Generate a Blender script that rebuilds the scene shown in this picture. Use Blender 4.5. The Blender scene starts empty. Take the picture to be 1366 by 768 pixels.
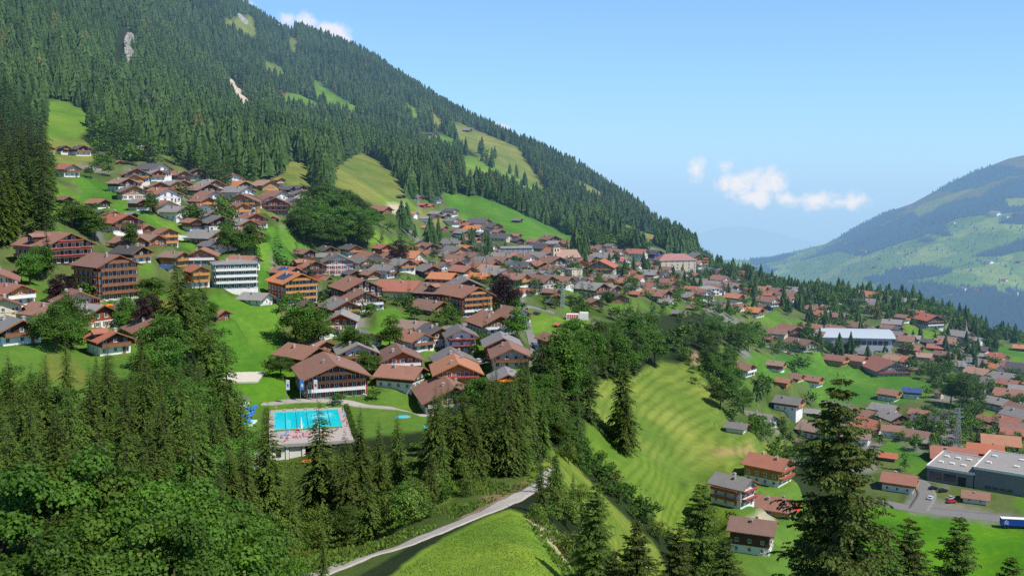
import bpy, math, random
import numpy as np
random.seed(7); rng = np.random.default_rng(7)
sc = bpy.context.scene
COL = sc.collection
R = math.radians

# ------------------------------------------------------------------ camera
F = 1312.0; HOR = 240.0; CX, CY = 683.0, 384.0
PITCH = math.atan((CY - HOR) / F)
cp, sp = math.cos(PITCH), math.sin(PITCH)
cam = bpy.data.objects.new('camera', bpy.data.cameras.new('camera'))
COL.objects.link(cam); sc.camera = cam
cam.data.lens = 36.0 * F / 1366.0; cam.data.sensor_width = 36.0
cam.data.clip_start = 0.5; cam.data.clip_end = 60000.0
cam.rotation_euler = (math.pi / 2 - PITCH, 0, 0)

def ray(px, py):
    """pixel of the survey photograph -> (x/Y, z/Y)"""
    u, v = (px - CX) / F, (CY - py) / F
    dy = cp + sp * v
    return u / dy, (-sp + cp * v) / dy
def proj(x, y, z):
    """world -> photo pixel (used to look up which land use a piece of ground has)"""
    dep = cp * y - sp * z
    return CX + F * x / dep, CY - F * (sp * y + cp * z) / dep

# ------------------------------------------------------------------ terrain survey points (bearing, elevation, distance)
PTS = """
-300 1100 60; 100 1010 60; 400 960 62; 683 930 62; 850 1000 95; 930 930 110; 1100 1067 65; 1280 980 110; 1500 1050 90; 1700 1100 110
-400 1150 30; 100 1200 30; 683 1200 30; 1200 1300 30; 1700 1300 30
-300 700 150; 100 720 150; 250 715 150; 100 600 200; 200 600 200; 280 620 200; -300 560 230
90 490 260; 210 530 240; 20 460 270; -200 440 280; 145 465 290; 20 410 310; 260 480 300; 260 560 250; 270 430 340
530 768 112; 630 730 130; 740 768 120; 700 680 165; 620 690 160; 560 900 75; 450 760 125; 400 768 122; 520 740 135; 330 780 120
690 660 190; 600 700 155; 790 768 170; 800 720 200; 770 690 190; 740 600 265; 800 660 255; 860 730 250; 890 768 245; 740 640 215
820 800 180; 900 830 200; 950 830 230
800 655 287; 850 705 285; 840 610 340; 880 660 325; 900 700 320; 930 740 305; 760 600 300
780 530 380; 835 600 350; 900 500 470; 880 490 480; 950 560 430; 1000 600 410; 930 620 375; 1060 600 430; 800 560 360
640 640 205; 560 650 200; 700 620 230; 600 600 262; 560 580 282; 700 560 290; 650 570 285
360 579 287; 450 579 287; 360 545 318; 470 545 318; 300 545 318; 530 560 303; 300 579 287
370 640 262; 420 700 210; 420 740 165; 370 680 235; 300 660 220; 480 640 240; 500 700 185
430 525 335; 560 545 330; 600 548 325; 400 480 370; 325 500 345; 330 430 400; 330 405 420; 330 380 430
470 440 415; 500 440 410; 600 440 430; 640 440 430; 600 400 490; 500 400 470; 400 400 440; 680 540 310; 660 500 350; 560 490 370
720 470 400; 700 440 450; 700 500 345; 760 540 350; 740 500 370
430 350 560; 400 330 560; 380 320 540; 350 345 480
560 340 680; 600 370 570; 700 390 540; 700 430 470; 740 430 480; 780 400 560; 700 350 720; 760 330 850; 800 370 700; 850 400 600; 850 440 520
850 340 930; 900 365 900; 870 330 1000; 930 350 1050; 960 390 800; 950 440 600; 1000 370 1000; 1000 400 820; 1030 425 760; 1000 470 600
520 320 640; 520 300 700; 600 330 750; 480 290 650; 570 310 800; 560 280 850; 620 290 900; 640 260 950; 700 290 950; 750 320 950
600 255 950; 500 240 900; 480 210 1000; 530 265 850; 560 220 1100; 640 235 1250; 650 210 1500; 700 250 1400; 700 280 1100; 690 205 1700
620 170 1900; 560 190 1500; 430 110 1900; 380 130 1500; 450 200 1050; 380 70 2100; 800 300 1200; 850 310 1200; 780 270 1500; 860 310 1300
310 14 2100; 400 45 2250; 480 75 2300; 560 122 2350; 640 172 2300; 684 192 2250; 780 235 2000; 860 291 1700; 925 337 1350
0 100 800; 0 0 1000; 100 160 750; 85 190 680; 100 0 1250; 200 0 1600; 200 100 1100; 300 100 1500; 300 200 800; 250 250 620; 200 230 620
400 240 720; 400 210 850; 320 300 520; 200 300 480; 120 270 500; 100 230 560; 60 210 600; 50 290 400; 30 330 380; 60 350 370; 150 405 350
150 420 340; 230 380 410; 200 350 430; 300 390 420; 350 300 560; 260 310 500; 210 320 470; 170 330 440; 0 180 600; 0 250 470
-300 100 700; -300 0 900; -300 300 400; -300 -200 1300; 0 -200 1600; 200 -90 2300; -300 -400 2500; 0 -120 2600
330 120 3300; 560 210 3300; 780 320 3000; 925 400 2300; 200 0 3200
1366 480 765; 1340 520 650; 1200 500 680; 1100 480 690; 1130 540 600; 1280 560 560; 1150 460 760; 1080 440 760; 1100 600 500; 1200 600 500
1340 600 500; 1300 660 430; 1366 700 390; 1200 680 410; 1100 700 390; 1000 640 350; 1005 740 285; 980 690 310; 1040 680 340; 1010 660 345
1050 540 500; 990 505 480; 1030 580 430; 1060 520 560; 1290 768 345; 1290 830 300; 1290 920 230; 1050 850 220; 1600 480 765; 1600 700 390; 1600 860 280
1160 415 880; 1220 412 900; 1245 440 830; 1290 465 800; 1050 390 950; 1100 393 1000; 1200 404 1000; 1300 436 950; 1350 455 950; 1600 470 950
970 372 1150; 1050 450 1500; 1200 480 1500; 1366 500 1500; 1600 500 1500; 930 400 1800; 1050 430 3000; 1366 470 3000; 1700 470 3000; 800 360 4200; 1366 420 4200; 300 250 4200; 0 100 4200
"""
P = np.array([[float(v) for v in s.split()] for ln in PTS.strip().split('\n') for s in ln.split(';') if s.strip()])
KA = 4.0
aa = np.array([ray(p[0], p[1]) for p in P])
SX = np.stack([aa[:, 0] * KA, np.log(P[:, 2])], 1); SV = aa[:, 1]
def phi(r2): return np.where(r2 > 1e-12, 0.5 * r2 * np.log(np.maximum(r2, 1e-12)), 0.0)
n = len(P)
d2 = ((SX[:, None] - SX[None]) ** 2).sum(-1)
A = np.zeros((n + 3, n + 3)); A[:n, :n] = phi(d2) + np.eye(n) * 2e-3
A[:n, n] = 1; A[:n, n + 1:] = SX; A[n, :n] = 1; A[n + 1:, :n] = SX.T
W_ = np.linalg.solve(A, np.concatenate([SV, np.zeros(3)]))
# grid in bearing / log distance
ga = np.concatenate([np.linspace(-1.05, -.56, 40)[:-1], np.linspace(-.56, .56, 470), np.linspace(.56, 1.05, 40)[1:]])
gb = np.linspace(math.log(24), math.log(4200), 540)
GA, GB = np.meshgrid(ga, gb, indexing='ij')
def tps(u, v):
    q = np.stack([u.ravel() * KA, v.ravel()], 1); out = np.zeros(len(q))
    for i in range(0, len(q), 20000):
        qq = q[i:i + 20000]
        out[i:i + 20000] = phi(((qq[:, None] - SX[None]) ** 2).sum(-1)) @ W_[:n] + W_[n] + qq @ W_[n + 1:]
    return out.reshape(u.shape)
GT = tps(GA, GB)
GY = np.exp(GB); GX = GA * GY; GZ = GT * GY
# fractal relief
def vnoise(x, y, seed):
    xi = np.floor(x).astype(np.int64); yi = np.floor(y).astype(np.int64); fx = x - xi; fy = y - yi
    fx = fx * fx * (3 - 2 * fx); fy = fy * fy * (3 - 2 * fy)
    def h(i, j):
        v = (i * 374761393 + j * 668265263 + seed * 144269) & 0x7fffffff
        v = ((v ^ (v >> 13)) * 1274126177) & 0x7fffffff
        return ((v ^ (v >> 16)) & 0xffff) / 65535.0
    return (h(xi, yi) * (1 - fx) + h(xi + 1, yi) * fx) * (1 - fy) + (h(xi, yi + 1) * (1 - fx) + h(xi + 1, yi + 1) * fx) * fy
def fbm(x, y, seed, octv=4):
    s = 0; a = .5
    for o in range(octv):
        s = s + a * (vnoise(x * 2 ** o, y * 2 ** o, seed + o) - .5); a *= .5
    return s
GZ = GZ + fbm(GX / 120, GY / 120, 3) * 26 * np.clip((GY - 900) / 900, 0, 1) + fbm(GX / 22, GY / 22, 9) * 1.6
GZ = GZ + fbm(GX / 5, GY / 5, 19, 3) * .5
# flat shelves cut for the pool terrace and the factory yard
POOLZ = -74.3
def shelf(x0, x1, y0, y1, z, m):
    global GZ
    dx = np.maximum(np.maximum(x0 - GX, GX - x1), 0); dy = np.maximum(np.maximum(y0 - GY, GY - y1), 0)
    w = np.clip(1 - np.hypot(dx, dy) / m, 0, 1); w = w * w * (3 - 2 * w)
    GZ = GZ * (1 - w) + z * w
shelf(-94, -34, 284, 328, POOLZ - .35, 9)
shelf(150, 330, 400, 500, -139.0, 60)
GT = GZ / GY
def H(x, y):
    x = np.asarray(x, float); y = np.maximum(np.asarray(y, float), 24.1)
    u = np.clip(x / y, ga[0], ga[-1]); v = np.clip(np.log(y), gb[0], gb[-1])
    i = np.clip(np.searchsorted(ga, u) - 1, 0, len(ga) - 2); fj = (v - gb[0]) / (gb[1] - gb[0])
    j = np.clip(fj.astype(int), 0, len(gb) - 2); fj = fj - j
    fi = (u - ga[i]) / (ga[i + 1] - ga[i])
    z = (GZ[i, j] * (1 - fi) + GZ[i + 1, j] * fi) * (1 - fj) + (GZ[i, j + 1] * (1 - fi) + GZ[i + 1, j + 1] * fi) * fj
    return z
CM = np.maximum.accumulate(GT, axis=1)
def visible(x, y, z):
    """is a point at height z above the skyline formed by nearer ground"""
    u = np.clip(x / y, ga[0], ga[-1]); v = np.clip(np.log(y), gb[0], gb[-1])
    i = np.clip(np.searchsorted(ga, u), 0, len(ga) - 1); j = np.clip(((v - gb[0]) / (gb[1] - gb[0])).astype(int), 0, len(gb) - 1)
    return z / y >= CM[i, j] - .001
YS = np.exp(np.linspace(math.log(40), math.log(4000), 900))
def ground(px, py, ymin=40, ymax=4000):
    u, t = ray(px, py)
    ys = YS[(YS >= ymin) & (YS <= ymax)]
    d = u * 0 + t * ys - H(u * ys, ys)
    k = np.nonzero(d < 0)[0]
    if len(k) == 0: y = ys[np.argmin(d)]
    elif k[0] == 0: y = ys[0]
    else:
        j = k[0]; y = ys[j - 1] + (ys[j] - ys[j - 1]) * d[j - 1] / (d[j - 1] - d[j])
    return float(u * y), float(y), float(H(u * y, y))
def inpoly(px, py, poly):
    p = np.array(poly, float); x0, y0 = p[:, 0], p[:, 1]; x1, y1 = np.roll(x0, -1), np.roll(y0, -1)
    r = np.zeros(np.shape(px), bool)
    for a, b, c, d in zip(x0, y0, x1, y1):
        if b == d: continue
        r ^= ((b > py) != (d > py)) & (px < (c - a) * (py - b) / (d - b) + a)
    return r

# ------------------------------------------------------------------ mesh helpers
def mesh_np(name, V, faces, mats=(), smooth=False, mi=None, col=None):
    """V (n,3); faces (m,k) array"""
    me = bpy.data.meshes.new(name)
    V = np.asarray(V, np.float32); faces = np.asarray(faces, np.int32); m, k = faces.shape
    me.vertices.add(len(V)); me.vertices.foreach_set('co', V.ravel())
    me.loops.add(m * k); me.loops.foreach_set('vertex_index', faces.ravel())
    me.polygons.add(m); me.polygons.foreach_set('loop_start', np.arange(0, m * k, k, dtype=np.int32))
    me.update(calc_edges=True)
    if mi is not None: me.polygons.foreach_set('material_index', np.asarray(mi, np.int32))
    me.polygons.foreach_set('use_smooth', np.full(m, smooth, bool))
    for x in mats: me.materials.append(x)
    if col is not None:
        ca = me.color_attributes.new('tint', 'FLOAT_COLOR', 'POINT')
        c = np.ones((len(V), 4), np.float32); c[:, :3] = col
        ca.data.foreach_set('color', c.ravel())
    return me
class MB:
    def __init__(s): s.v = []; s.f = []; s.m = []
    def add(s, vs, fs, m=0):
        o = len(s.v); s.v += [tuple(v) for v in vs]; s.f += [tuple(i + o for i in f) for f in fs]; s.m += [m] * len(fs); return s
    def box(s, x0, x1, y0, y1, z0, z1, m=0):
        return s.add([(x0, y0, z0), (x1, y0, z0), (x1, y1, z0), (x0, y1, z0), (x0, y0, z1), (x1, y0, z1), (x1, y1, z1), (x0, y1, z1)],
                     [(0, 3, 2, 1), (4, 5, 6, 7), (0, 1, 5, 4), (1, 2, 6, 5), (2, 3, 7, 6), (3, 0, 4, 7)], m)
    def prism(s, prof, y0, y1, m=0):
        """profile in x,z extruded along y (profile anticlockwise seen from -y)"""
        k = len(prof)
        vs = [(p[0], y0, p[1]) for p in prof] + [(p[0], y1, p[1]) for p in prof]
        fs = [tuple(range(k)), tuple(range(2 * k - 1, k - 1, -1))] + [(i, k + i, k + (i + 1) % k, (i + 1) % k) for i in range(k)]
        return s.add(vs, fs, m)
    def cyl(s, x, y, z0, z1, r0, r1=None, k=8, m=0):
        r1 = r0 if r1 is None else r1
        vs = [(x + r0 * math.cos(2 * math.pi * i / k), y + r0 * math.sin(2 * math.pi * i / k), z0) for i in range(k)]
        vs += [(x + r1 * math.cos(2 * math.pi * i / k), y + r1 * math.sin(2 * math.pi * i / k), z1) for i in range(k)]
        return s.add(vs, [(i, (i + 1) % k, k + (i + 1) % k, k + i) for i in range(k)] + [tuple(range(k, 2 * k)), tuple(range(k - 1, -1, -1))], m)
    def bar(s, p, q, t, m=0):
        p = np.array(p, float); q = np.array(q, float); d = q - p; L = np.linalg.norm(d); d /= L
        a = np.cross(d, (0, 0, 1)); a = a / np.linalg.norm(a) if np.linalg.norm(a) > .01 else np.array((1., 0, 0)); b = np.cross(a, d)
        vs = [e + (a * sx + b * sy) * t / 2 for e in (p, q) for sx, sy in ((-1, -1), (1, -1), (1, 1), (-1, 1))]
        return s.add(vs, [(3, 2, 1, 0), (4, 5, 6, 7), (0, 1, 5, 4), (1, 2, 6, 5), (2, 3, 7, 6), (3, 0, 4, 7)], m)
    def mesh(s, name, *mats, smooth=False):
        me = bpy.data.meshes.new(name); me.from_pydata(s.v, [], s.f); me.update()
        for x in mats: me.materials.append(x)
        me.polygons.foreach_set('material_index', s.m)
        if smooth: me.polygons.foreach_set('use_smooth', [True] * len(s.f))
        return me
def put(name, data, parent=None, loc=(0, 0, 0), rz=0, scale=None):
    o = bpy.data.objects.new(name, data); COL.objects.link(o); o.location = loc
    if rz: o.rotation_euler = (0, 0, rz)
    if scale is not None: o.scale = scale if hasattr(scale, '__len__') else (scale,) * 3
    if parent: o.parent = parent
    return o
def tag(o, label, cat, group=None, kind=None):
    o['label'] = label; o['category'] = cat
    if group: o['group'] = group
    if kind: o['kind'] = kind
    return o
# ------------------------------------------------------------------ materials
AIR = (0.26, 0.48, 0.82)
def nt(name):
    m = bpy.data.materials.new(name); m.use_nodes = True; t = m.node_tree; t.nodes.clear(); return m, t
def N(t, ty, **k):
    nd = t.nodes.new(ty)
    for a, b in k.items():
        if a.startswith('i_'): nd.inputs[int(a[2:])].default_value = b
        else: setattr(nd, a, b)
    return nd
def math_(t, op, a, b=None, clamp=False):
    nd = N(t, 'ShaderNodeMath', operation=op, use_clamp=clamp)
    for i, v in enumerate((a, b)):
        if v is None: continue
        if isinstance(v, (int, float)): nd.inputs[i].default_value = v
        else: t.links.new(v, nd.inputs[i])
    return nd.outputs[0]
def mixc(t, fac, a, b, mode='MIX'):
    nd = N(t, 'ShaderNodeMix', data_type='RGBA', blend_type=mode)
    for s, v in ((nd.inputs[0], fac), (nd.inputs[6], a), (nd.inputs[7], b)):
        if isinstance(v, (int, float)): s.default_value = v
        elif isinstance(v, tuple): s.default_value = (*v, 1) if len(v) == 3 else v
        else: t.links.new(v, s)
    return nd.outputs[2]
def noise(t, scale, detail=3, co=None, rough=.55):
    nd = N(t, 'ShaderNodeTexNoise'); nd.inputs['Scale'].default_value = scale; nd.inputs['Detail'].default_value = detail
    nd.inputs['Roughness'].default_value = rough
    if co is None:
        g = N(t, 'ShaderNodeNewGeometry'); co = g.outputs['Position']
    t.links.new(co, nd.inputs['Vector']); return nd.outputs[0]
def ramp(t, v, stops):
    nd = N(t, 'ShaderNodeValToRGB'); e = nd.color_ramp.elements
    while len(e) < len(stops): e.new(.5)
    for q, (p, c) in zip(e, stops): q.position = p; q.color = (*c, 1) if len(c) == 3 else c
    t.links.new(v, nd.inputs[0]); return nd.outputs[0]
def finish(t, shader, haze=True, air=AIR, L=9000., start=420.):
    """painted aerial haze: air light glow mixed into the material by distance from the camera origin"""
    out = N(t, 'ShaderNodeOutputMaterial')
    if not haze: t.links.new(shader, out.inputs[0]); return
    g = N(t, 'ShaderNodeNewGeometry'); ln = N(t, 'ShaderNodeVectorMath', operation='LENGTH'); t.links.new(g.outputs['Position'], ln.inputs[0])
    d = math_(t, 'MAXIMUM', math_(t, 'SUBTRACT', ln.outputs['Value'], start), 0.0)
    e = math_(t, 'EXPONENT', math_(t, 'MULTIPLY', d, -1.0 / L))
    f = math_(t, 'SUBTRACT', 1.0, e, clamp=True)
    em = N(t, 'ShaderNodeEmission'); em.inputs[0].default_value = (*air, 1); em.inputs[1].default_value = .95  # surface itself glows in the air colour to imitate haze
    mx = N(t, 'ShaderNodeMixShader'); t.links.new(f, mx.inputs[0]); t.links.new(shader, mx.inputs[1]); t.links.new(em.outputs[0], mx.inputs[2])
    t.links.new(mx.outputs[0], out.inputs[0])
def bsdf(t, col, rough=.8, spec=.25, metal=0., bump=None):
    b = N(t, 'ShaderNodeBsdfPrincipled'); b.inputs['Roughness'].default_value = rough; b.inputs['Specular IOR Level'].default_value = spec; b.inputs['Metallic'].default_value = metal
    if isinstance(col, tuple): b.inputs['Base Color'].default_value = (*col, 1)
    else: t.links.new(col, b.inputs['Base Color'])
    if bump is not None:
        bp = N(t, 'ShaderNodeBump'); bp.inputs['Strength'].default_value = bump[1]; bp.inputs['Distance'].default_value = bump[2]
        t.links.new(bump[0], bp.inputs['Height']); t.links.new(bp.outputs[0], b.inputs['Normal'])
    return b.outputs[0]
def simple(name, c, rough=.8, var=.25, scale=.6, spec=.2, objvar=.18, metal=0.):
    m, t = nt(name)
    col = mixc(t, math_(t, 'MULTIPLY', noise(t, scale, 5, rough=.7), 1.0), tuple(v * (1 - var) for v in c), tuple(min(1, v * (1 + var)) for v in c))
    if objvar:
        oi = N(t, 'ShaderNodeObjectInfo'); f = math_(t, 'ADD', math_(t, 'MULTIPLY', oi.outputs['Random'], 2 * objvar), 1 - objvar)
        hs = N(t, 'ShaderNodeHueSaturation'); t.links.new(f, hs.inputs['Value']); t.links.new(col, hs.inputs['Color']); col = hs.outputs[0]
    finish(t, bsdf(t, col, rough, spec, metal)); return m
def roofmat(name, c):
    m, t = nt(name)
    tc = N(t, 'ShaderNodeTexCoord')
    wv = N(t, 'ShaderNodeTexWave', wave_type='BANDS', bands_direction='Z'); wv.inputs['Scale'].default_value = 1.1; wv.inputs['Distortion'].default_value = .4
    wv.inputs['Detail'].default_value = 1
    t.links.new(tc.outputs['Object'], wv.inputs['Vector'])
    big = noise(t, .35, 6, rough=.75); fine = noise(t, 3.0, 3)
    col = mixc(t, big, tuple(v * .62 for v in c), tuple(v * 1.3 for v in c))
    col = mixc(t, math_(t, 'MULTIPLY', fine, .45), col, tuple(v * .5 for v in c))
    col = mixc(t, math_(t, 'MULTIPLY', wv.outputs[0], .28), col, tuple(v * .55 for v in c))
    oi = N(t, 'ShaderNodeObjectInfo'); f = math_(t, 'ADD', math_(t, 'MULTIPLY', oi.outputs['Random'], .5), .72)
    hs = N(t, 'ShaderNodeHueSaturation'); t.links.new(f, hs.inputs['Value']); t.links.new(col, hs.inputs['Color'])
    t.links.new(math_(t, 'ADD', math_(t, 'MULTIPLY', oi.outputs['Random'], .3), .8), hs.inputs['Saturation'])
    finish(t, bsdf(t, hs.outputs[0], .75, .3, bump=(wv.outputs[0], .3, .05))); return m
def woodmat(name, c):
    m, t = nt(name)
    tc = N(t, 'ShaderNodeTexCoord')
    wv = N(t, 'ShaderNodeTexWave', wave_type='BANDS', bands_direction='Z'); wv.inputs['Scale'].default_value = 1.6; wv.inputs['Distortion'].default_value = .2
    t.links.new(tc.outputs['Object'], wv.inputs['Vector'])
    col = mixc(t, noise(t, .9, 5, rough=.7), tuple(v * .55 for v in c), tuple(min(1, v * 1.35) for v in c))
    col = mixc(t, math_(t, 'MULTIPLY', wv.outputs[0], .35), col, tuple(v * .4 for v in c))
    oi = N(t, 'ShaderNodeObjectInfo'); f = math_(t, 'ADD', math_(t, 'MULTIPLY', oi.outputs['Random'], .4), .8)
    hs = N(t, 'ShaderNodeHueSaturation'); t.links.new(f, hs.inputs['Value']); t.links.new(col, hs.inputs['Color'])
    finish(t, bsdf(t, hs.outputs[0], .8, .2)); return m
def leafmat(name, dark, light, transl=.3, hue=.0, **hz):
    m, t = nt(name)
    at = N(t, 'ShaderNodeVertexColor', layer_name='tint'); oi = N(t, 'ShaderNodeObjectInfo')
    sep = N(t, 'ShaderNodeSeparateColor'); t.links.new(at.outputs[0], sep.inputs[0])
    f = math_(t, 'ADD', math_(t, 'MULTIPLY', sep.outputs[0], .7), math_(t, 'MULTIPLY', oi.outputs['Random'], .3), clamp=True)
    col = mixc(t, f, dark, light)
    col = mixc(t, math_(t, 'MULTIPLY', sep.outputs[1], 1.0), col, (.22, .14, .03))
    hs = N(t, 'ShaderNodeHueSaturation'); t.links.new(col, hs.inputs['Color'])
    t.links.new(math_(t, 'ADD', math_(t, 'MULTIPLY', oi.outputs['Random'], .035), .485), hs.inputs['Hue'])
    t.links.new(math_(t, 'ADD', math_(t, 'MULTIPLY', oi.outputs['Random'], .35), .82), hs.inputs['Value'])
    col = hs.outputs[0]
    b = bsdf(t, col, .6, .25)
    tr = N(t, 'ShaderNodeBsdfTranslucent'); t.links.new(col, tr.inputs[0])
    mx = N(t, 'ShaderNodeMixShader'); mx.inputs[0].default_value = transl; t.links.new(b, mx.inputs[1]); t.links.new(tr.outputs[0], mx.inputs[2])
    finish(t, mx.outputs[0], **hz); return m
ROOF = dict(B=roofmat('roof_brown', (.36, .185, .135)), G=roofmat('roof_grey', (.29, .28, .275)), K=roofmat('roof_dark', (.13, .125, .135)),
            O=roofmat('roof_orange', (.58, .24, .12)), R=roofmat('roof_red', (.44, .17, .115)), T=roofmat('roof_tan', (.42, .27, .21)),
            P=roofmat('roof_pink', (.52, .22, .20)), S=roofmat('roof_solar', (.05, .10, .24)), W=simple('roof_metal_white', (.46, .52, .58), .45, .06, .2, .4, 0))
WALL = dict(w=woodmat('timber_brown', (.30, .135, .07)), d=woodmat('timber_dark', (.115, .062, .042)), o=woodmat('timber_orange', (.58, .27, .09)),
            r=woodmat('timber_red', (.40, .085, .05)), p=simple('plaster_white', (.80, .78, .73), .9, .05, .5, .1, .06), c=simple('plaster_cream', (.66, .56, .40), .9, .1, .5, .1, .08),
            g=simple('plaster_grey', (.30, .32, .34), .8, .1, .4), n=simple('cladding_navy', (.04, .06, .16), .7, .2, .5))
GLASS, _t = nt('window_glass'); finish(_t, bsdf(_t, (.035, .045, .06), .12, .8))
FRAME = simple('window_frame_white', (.72, .70, .66), .6, .05, 1, .2, 0)
CONC = simple('concrete', (.36, .35, .33), .9, .2, .5, .1, 0)
STEEL = simple('galvanised_steel', (.42, .44, .46), .45, .1, 1, .5, 0, .5)
FLOWER_M, _t = nt('geranium_flowers'); finish(_t, bsdf(_t, ramp(_t, noise(_t, 2.2, 4, rough=.7), [(.42, (.04, .12, .02)), (.48, (.50, .04, .07)), (.56, (.66, .12, .20)), (.60, (.05, .14, .03)), (.7, (.6, .2, .25))]), .8, .1))
AWN_R = simple('awning_red', (.62, .05, .05), .8, .1, 1, .1, 0); AWN_O = simple('awning_orange', (.85, .20, .03), .8, .1, 1, .1, 0)
BARK = simple('bark', (.10, .075, .055), .95, .45, 4., .1, .2); BARK_P = simple('bark_pale', (.26, .22, .18), .95, .3, 3., .1, .2)
SPR = leafmat('spruce_needles', (.012, .032, .010), (.095, .150, .028), .15)
SPR_N = leafmat('spruce_needles_near', (.020, .042, .008), (.17, .25, .038), .22)
BRD = leafmat('broad_leaves', (.018, .062, .010), (.14, .265, .030), .28)
BRD_N = leafmat('maple_leaves', (.010, .042, .005), (.165, .30, .030), .35)
BUSH = leafmat('bush_leaves', (.05, .11, .015), (.21, .30, .045), .3)
COPPER = leafmat('copper_leaves', (.018, .008, .012), (.055, .022, .03), .15)
CONE_M = simple('spruce_cones', (.30, .12, .035), .8, .4, 6., .2, .1)
def vcmat(name, bumpd=.4, stripes=False, **hz):
    """ground: land-use colour attribute broken up by several scales of noise"""
    m, t = nt(name)
    at = N(t, 'ShaderNodeVertexColor', layer_name='tint')
    n1 = noise(t, .035, 6, rough=.65); n2 = noise(t, .35, 5, rough=.7); n3 = noise(t, 2.2, 3)
    k = math_(t, 'ADD', math_(t, 'MULTIPLY', n1, .9), math_(t, 'ADD', math_(t, 'MULTIPLY', n2, .7), math_(t, 'MULTIPLY', n3, .45)))
    col = mixc(t, 1.0, at.outputs[0], ramp(t, math_(t, 'SUBTRACT', k, .52), [(.15, (.50, .60, .50)), (.38, (.85, .92, .85)), (.55, (1.05, 1.05, 1)), (.72, (1.45, 1.25, 1.1)), (.9, (1.9, 1.5, 1.5))]), 'MULTIPLY')
    if stripes:   # contour-following terracettes and cattle tracks
        ta = N(t, 'ShaderNodeAttribute', attribute_name='terrace'); g = N(t, 'ShaderNodeNewGeometry'); sz = N(t, 'ShaderNodeSeparateXYZ'); t.links.new(g.outputs['Position'], sz.inputs[0])
        ph = math_(t, 'ADD', math_(t, 'MULTIPLY', sz.outputs[2], 2 * math.pi / 2.1), math_(t, 'MULTIPLY', noise(t, .03, 3), 9.0)); sn = math_(t, 'ADD', math_(t, 'MULTIPLY', math_(t, 'SINE', ph), .5), .5)
        brk = ramp(t, noise(t, .06, 4), [(.30, (.45,) * 3), (.50, (1, 1, 1))]); f = math_(t, 'MULTIPLY', math_(t, 'MULTIPLY', math_(t, 'POWER', sn, 1.6), ta.outputs['Fac']), brk)
        col = mixc(t, math_(t, 'MULTIPLY', f, .62), col, mixc(t, 1.0, col, (.52, .62, .55), 'MULTIPLY'))
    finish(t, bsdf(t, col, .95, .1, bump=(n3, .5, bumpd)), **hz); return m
LAND = vcmat('land', stripes=True)
# ------------------------------------------------------------------ land use (parcels surveyed on the photograph, painted on the world's ground)
PX, PY = proj(GX, GY, GZ)
VIS = GT >= CM - .0008
base = np.zeros(GX.shape + (3,))
GREEN = (.082, .195, .024); LIME = (.125, .225, .028); OLIVE = (.17, .20, .045); HAY = (.165, .225, .04); DRY = (.30, .24, .10); WOODF = (.022, .036, .012); TOWN = (.10, .135, .045)
GREY = (.20, .195, .185); EARTH = (.33, .22, .15); ROCK = (.42, .39, .34)
base[:] = WOODF
MEADOW = []   # polygons where no woods grow
def paint(poly, c, y0=30, y1=4200, soft=0, meadow=True, jit=5.0):
    jx = fbm(GX / (GY * .03 + 2), GY / (GY * .03 + 2), 31, 3) * jit * 2
    m = inpoly(PX + jx, PY + jx * .5, poly) & (GY > y0) & (GY < y1)
    base[m] = c
    if meadow: MEADOW.append((poly, y0, y1))
    return m
# village and hamlet ground
paint([(-60, 175), (60, 190), (130, 185), (215, 190), (260, 235), (300, 245), (380, 225), (410, 255), (450, 285), (520, 270), (600, 252), (700, 290), (765, 318), (880, 330), (1000, 350),
       (1000, 420), (880, 420), (780, 470), (750, 520), (700, 560), (330, 600), (300, 500), (220, 470), (200, 560), (-60, 520)], TOWN, 200, 1600, meadow=False)
paint([(930, 350), (1080, 385), (1250, 430), (1500, 470), (1500, 740), (1160, 690), (1070, 620), (950, 600), (960, 450)], TOWN, 320, 1250, meadow=False)
paint([(960, 620), (1090, 600), (1090, 768), (980, 790), (930, 740), (920, 650)], (.10, .19, .03), 250, 400, meadow=False)
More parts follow.
